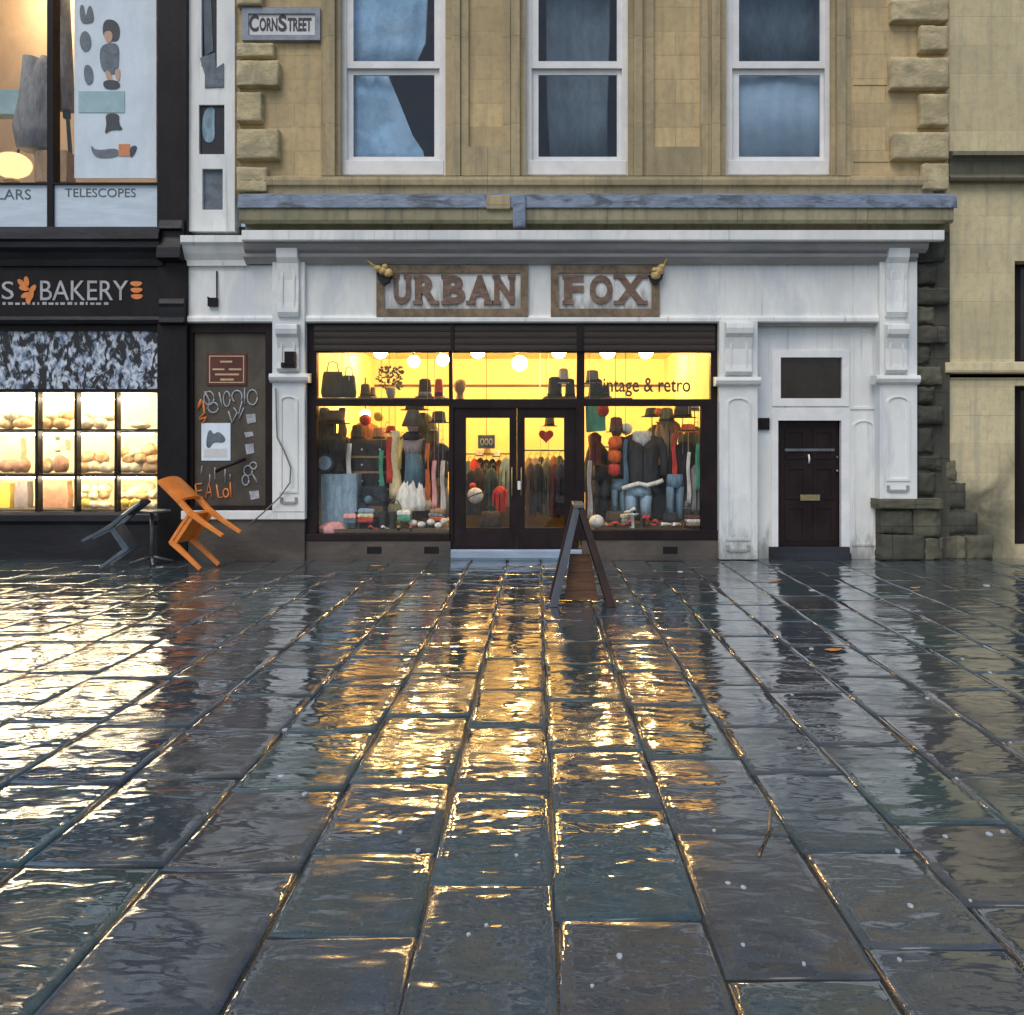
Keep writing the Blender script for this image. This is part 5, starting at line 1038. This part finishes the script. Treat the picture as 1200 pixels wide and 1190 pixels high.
tag(MB().ell([(fx(42, .5), .5, fz(176, .5), .26, .2), (fx(40, .5), .5, fz(150, .5), .3, .2), (fx(44, .5), .5, fz(110, .5), .24, .16), (fx(50, .5), .5, fz(80, .5), .12, .1), (fx(52, .5), .5, fz(66, .5), .04, .04)], 20, .1, 5).build('cloth_cover', 'grey', None, smooth=True), 'grey cloth cover draped over a stand beside the window bar', 'cloth cover')
tag(MB().pbox(40, 176, 78, 213, .35, .6).build('tan_box', 'tan', None, .006), 'tan cardboard box on the sill behind the window bar', 'box'); tag(MB().pbox(-14, 105, 22, 134, .7, .9).build('teal_case', 'teal_pale', None, .006), 'pale teal case on the left of the upper display window', 'case')
t = thing('desk_lamp', 'glowing round lamp on the sill in the bottom left of the upper window', 'lamp', (fx(12, .5), .5, fz(213, .5)))
MB().ball((fx(14, .5), .5, fz(194, .5)), .3, .22, .2, 18, 12).build('shade', 'lamp_small', t, smooth=True); MB().lathe([(.12, 0), (.1, .03)], (fx(14, .5), .5, fz(213, .5))).build('base', 'brass', t)
MB().tube([(fx(20, .9), .9, 9.2), (fx(90, .9), .9, 9.2)], .05, 8).build('unseen_tube', 'unseen_tube_fill', K)  # unseen tube high up, put in to light the peach room
# narrow white framed strip of display panes between the two buildings
ns = MB().grid(220, TOP, 275, 271, [(236, -70, 254, 78), (233, 123, 263, 181), (237, 198, 261, 246)], -.07, .2).build('narrow_window', 'white', K, .006)
for a, b, c, d in ((234, -71, 256, 79), (231, 121, 265, 183), (235, 196, 263, 248)): MB().pbox(a, b, c, d, -.02, .02).build('dark_pane', 'grey_print' if b > 190 else 'glass_dark', ns)
MB().pprism([(234, 68), (252, 62), (253, 80), (262, 74), (262, 102), (240, 103), (240, 88)], -.085, -.06).build('printed_shape', 'grey_print', ns)
MB().pprism([(240, 127), (252, 125), (251, 140), (252, 166), (240, 168), (236, 150)], -.03, -.015, 2).build('printed_figure', 'blue', ns); MB().pprism([(237, -20), (246, -30), (250, 60), (240, 66)], -.03, -.015).build('printed_column', 'slate', ns)

# ================================================================== RIGHT PALE STONE BUILDING
Q = thing('pale_stone_building', 'pale weathered stone building at the right edge with dark string courses', 'building', (fx(1200), .06, 0))
MB().grid(1113, TOP, 1420, 660, [(1189, 306, 1290, 428), (1189, 452, 1290, 640)], .06, .46).build('wall', 'stone_right', Q)
for b, d in ((306, 428), (452, 640)):
    w = MB().grid(1190, b, 1290, d, [(1196, b+6, 1284, d-6)], .3, .36).build('window', 'maroon', Q, .004); MB().pbox(1195, b+5, 1285, d-5, .33, .34).build('pane', 'glass_dark', w)
MB().mouldp([(177, .1), (177, -.14), (182, -.16), (185, -.1), (190, -.06), (205, -.03), (208, -.08), (212, -.06), (214, .0), (214, .1)], 1115, 1420, -.1).build('string_course', 'stone_mould', Q, .006)
MB().mouldp([(424, .1), (425, -.02), (434, -.04), (437, -.03), (438, .03), (444, .03), (444, .1)], 1108, 1420, -.02).build('string_course', 'stone_right', Q, .006)
MB().pbox(1110, 436, 1420, 443, .03, .1).build('drip_line', 'stone_dark', Q)
for i, (a, b, c, d) in enumerate(((1108, 600, 1148, 626), (1107, 629, 1133, 657), (1134, 628, 1166, 658), (1107, 566, 1134, 597), (1108, 540, 1122, 563))):
    rough(MB(), a, b, c, d, .0-.012*(i % 3), .1, i, .02, .06).build('plinth_stone', ('stone_dark', 'stone_sooty', 'stone_mossy')[(i*2) % 3], Q, smooth=True)
m = MB()

# ================================================================== STREET FURNITURE
def tip_chair(label, mat, foot, face, tilt, yaw, k=1.):
    t = thing('cafe_chair', label, 'chair', (foot[0], foot[1], 0))
    # local: origin at the front feet, seat runs from front (x=0) back to x=.44 when face=-1
    s = -face; W = .2*k
    def P(x, y, z): return Vector((s*x*k, y, z*k))
    rot = Matrix.Rotation(yaw, 4, 'Z') @ Matrix.Rotation(tilt, 4, 'Y')
    def part(name, m, bev=0, smooth=False):
        m.v = [tuple(rot @ Vector(v)) for v in m.v]
        return m_build_local(name, m, mat, t, bev, smooth)
    m = MB(); n = 10; rings = []
    for i in range(n+1):                     # curved slab back
        u = -1+2*i/n; bow = .05*(1-u*u)
        rings.append([P(.47+bow+dx, u*W*1.12, z) for dx, z in ((0, .70), (.045, .70), (.075, 1.08), (.035, 1.08))])
    m.loft(rings); part('backrest', m, .006)
    m = MB(); m.loft([[P(a, b*W*1.05, z) for a, b in ((.0, -1), (.46, -1), (.46, 1), (.0, 1))] for z in (.49, .535)]); part('seat', m, .012)
    for yy in (-1, 1):
        m = MB(); m.loft([[P(cx_+a, yy*W*.93+b, z) for a, b in ((-q, -q), (q, -q), (q, q), (-q, q))] for cx_, z, q in ((.0, 0, .022), (.02, .3, .027), (.03, .51, .033))]); part('leg', m, .006)
        m = MB(); m.loft([[P(cx_+a, yy*W*.95+b, z) for a, b in ((-q, -q), (q, -q), (q, q), (-q, q))] for cx_, z, q in ((.51, 0, .022), (.48, .3, .027), (.47, .52, .033), (.5, .74, .03))]); part('leg', m, .006)
        m = MB(); m.box(*sorted((P(.02, 0, 0).x, P(.46, 0, 0).x)), yy*W*.93-.012, yy*W*.93+.012, .44*k, .492*k); part('apron', m, .004)
    return t
def m_build_local(name, m, mat, t, bev, smooth):
    m.v = [(a+t.location.x, b+t.location.y, c+t.location.z) for a, b, c in m.v]
    return m.build(name, mat, t, bev, smooth)
fo = gp(246, 667)
oc = tip_chair('orange cafe chair tipped forward against the small pedestal table', 'orange', fo, -1, math.radians(-54), math.radians(-12), 1.12); oc.location.z = .028
fb = gp(124, 666)
sc_ = tip_chair('dark slate cafe chair tipped forward against the small pedestal table', 'slate', fb, 1, math.radians(57), math.radians(5), .86); sc_.location.z = .028
tx, ty = gp(178, 661)
t = thing('pedestal_table', 'small dark pedestal table between the two tipped chairs', 'table', (tx, ty, 0))
MB().tube([(tx, ty, .06), (tx, ty, .74)], .026, 10).build('pole', 'steel', t, smooth=True)
MB().lathe([(.02, .735), (.24, .745), (.25, .752), (.25, .768), (.24, .772), (.02, .772)], (tx, ty, 0), 28).build('table_top', 'slate', t)
for k in range(4):
    a = pi/2*k+.5; MB().tube([(tx, ty, .10), (tx+.15*math.cos(a), ty+.15*math.sin(a), .06), (tx+.29*math.cos(a), ty+.29*math.sin(a), .018)], .028, 8, .02).build('foot', 'steel', t, smooth=True)
# A-board
ax, ay = gp(683, 712)
t = thing('a_board', 'dark wooden A-board standing end on before the double doors', 'A-board', (ax, ay, 0))
H = 1.06; hw, dpth = .31, .5
for sg, mm in ((-1, 'wood_grey'), (1, 'wood_dark')):
    for yy in (0, dpth-.05):
        m = MB(); x0, x1 = ax+sg*hw, ax+sg*.012-.05; w = .044
        m.loft([[(ax-.04+sg*.018-w*.8, ay+yy, H), (ax-.04+sg*.018+w*.8, ay+yy, H), (ax-.04+sg*.018+w*.8, ay+yy+.05, H), (ax-.04+sg*.018-w*.8, ay+yy+.05, H)], [(x0-w, ay+yy, 0), (x0+w, ay+yy, 0), (x0+w, ay+yy+.05, 0), (x0-w, ay+yy+.05, 0)]])
        m.build('leg', mm if yy == 0 else 'wood_dark', t, .004)
    m = MB(); q = lambda z: ax-.04+sg*.018+(sg*hw+.04-sg*.018)*(1-z/H)
    m.loft([[(q(z)-.012, ay+.052, z), (q(z)+.012, ay+.052, z), (q(z)+.012, ay+dpth-.052, z), (q(z)-.012, ay+dpth-.052, z)] for z in (.12, 1.0)]); m.build('face_board', 'wood_dark', t)
m = MB(); 
for k in range(5):
    z0 = .04+k*.1; q0, q1 = .6-.5*(z0/H)-.02, .6-.5*((z0+.096)/H)-.02
    c0, c1 = ax-.04*z0/H, ax-.04*(z0+.096)/H
    m.prism([(c0-hw*q0*1.05+.0, z0), (c0+hw*q0*1.05, z0), (c1+hw*q1*1.05, z0+.096), (c1-hw*q1*1.05, z0+.096)], ay+.2+.002*(k % 2), ay+.225)
m.build('cross_board', 'wood_brown', t, .004)
MB().box(ax-.1, ax+.02, ay-.005, ay+dpth+.005, H-.012, H+.028).build('hinge', 'steel', t, .006)
MB().box(ax-.25, ax+.2, ay+.24, ay+.25, .33, .345).build('stay_bar', 'steel', t)

# ================================================================== LITTER
def leaf(px, py, s, ang, label):
    x, y = gp(px, py); m = MB(); c, sn = math.cos(ang), math.sin(ang)
    out = [(-1, 0), (-.5, .35), (0, .45), (.5, .3), (1, 0), (.5, -.3), (0, -.45), (-.5, -.35)]
    up_ = [.3, .1, .12, .1, .35, .12, .15, .08]
    for dz in (0, .003): m.v += [(x+s*(a*c-b*sn), y+s*(a*sn+b*c), .006+dz+u*s*.4) for (a, b), u in zip(out, up_)]
    m.f += [tuple(range(7, -1, -1)), tuple(range(8, 16))]+[(i, (i+1) % 8, (i+1) % 8+8, i+8) for i in range(8)]
    return tag(m.build('fallen_leaf', 'leaf', None), label, 'leaf')
for px, py, s, a, l in ((908, 681, .09, .1, 'orange fallen leaf near the black front door step'), (1072, 690, .08, .3, 'orange fallen leaf nearest the sooty stone plinth'), (977, 763, .085, .2, 'large orange fallen leaf farthest from the front door on the right'), (441, 664, .09, 0, 'orange fallen leaf under the left shop window'), (459, 721, .075, .5, 'dull orange fallen leaf between the left window and the yellow reflections')): leaf(px, py, s, a, l)
fl = [(797, 670), (951, 692), (1156, 686), (1070, 740), (951, 760), (1128, 772), (1160, 788), (1087, 818), (928, 814), (937, 877), (1184, 870), (1121, 912), (837, 973), (1108, 980), (1159, 977), (1175, 974), (1052, 997), (853, 1035), (871, 1040), (1067, 1061), (871, 1107), (942, 1129), (726, 1120), (694, 1155), (1054, 1124), (605, 1002), (325, 655), (277, 655), (357, 930), (469, 975), (570, 1084), (549, 1095), (490, 996), (334, 855), (329, 910), (1137, 1055)]
for px, py in fl:
    x, y = gp(px, py); d = y+D; s = .0032*d*RND.uniform(.55, 1.35); m = MB(); a0 = RND.uniform(-.4, .4)
    r = [(x+s*math.cos(2*pi*k/9)*RND.uniform(.8, 1.15), y+s*1.2*math.sin(2*pi*k/9)*RND.uniform(.8, 1.15)) for k in range(9)]
    m.loft([[(a, b, z) for a, b in [(x+(p[0]-x)*q, y+(p[1]-y)*q) for p in r]] for q, z in ((1, -.006), (.95, .0015), (.5, .0025))])
    tag(m.build('pale_fleck', 'fleck', None), 'small pale fleck lying on the wet flagstones', 'litter', 'pale flecks on the wet paving')
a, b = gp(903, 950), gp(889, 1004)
tag(MB().tube([(a[0], a[1], .008), ((a[0]+b[0])/2+.02, (a[1]+b[1])/2, .012), (b[0], b[1], .008)], .007, 6).build('straw', 'tan', None, smooth=True), 'thin yellowish reflection streak modelled on a flagstone at the right', 'litter')  # yellow reflection on the wet paving, built as a thin tube

# ================================================================== LIGHT, SKY, CAMERA
SUN_EL, SUN_AZ = math.radians(56), math.radians(205)
w = bpy.data.worlds.new('World'); scene.world = w; w.use_nodes = True
nt = w.node_tree
for n in list(nt.nodes): nt.nodes.remove(n)
sky = nt.nodes.new('ShaderNodeTexSky'); sky.sky_type = 'NISHITA'; sky.sun_disc = False; sky.sun_elevation = SUN_EL; sky.sun_rotation = SUN_AZ; sky.dust_density = 2.0; sky.air_density = 1.2
bg = nt.nodes.new('ShaderNodeBackground'); bg.inputs[1].default_value = .092
wo = nt.nodes.new('ShaderNodeOutputWorld'); nt.links.new(sky.outputs[0], bg.inputs[0]); nt.links.new(bg.outputs[0], wo.inputs[0])
sl = bpy.data.lights.new('sun', 'SUN'); sl.energy = 1.15; sl.angle = math.radians(34); sl.color = (1, .94, .85)
so = bpy.data.objects.new('sun', sl); COL.objects.link(so)
dv = Vector((math.sin(SUN_AZ)*math.cos(SUN_EL), math.cos(SUN_AZ)*math.cos(SUN_EL), math.sin(SUN_EL)))
so.rotation_euler = dv.to_track_quat('Z', 'Y').to_euler(); so.location = (0, -20, 20)
ca = bpy.data.cameras.new('camera'); ca.lens = 36*F/1200; ca.sensor_width = 36; ca.sensor_fit = 'HORIZONTAL'
ca.shift_x = -(CX-600)/1200; ca.shift_y = -(595-CY)/1200; ca.clip_end = 600; ca.clip_start = .05
co = bpy.data.objects.new('camera', ca); COL.objects.link(co); co.location = (0, -D, EYE); co.rotation_euler = (pi/2, 0, 0)
scene.camera = co
scene.view_settings.view_transform = 'Standard'; scene.view_settings.look = 'None'; scene.view_settings.exposure = .42; scene.view_settings.gamma = 1
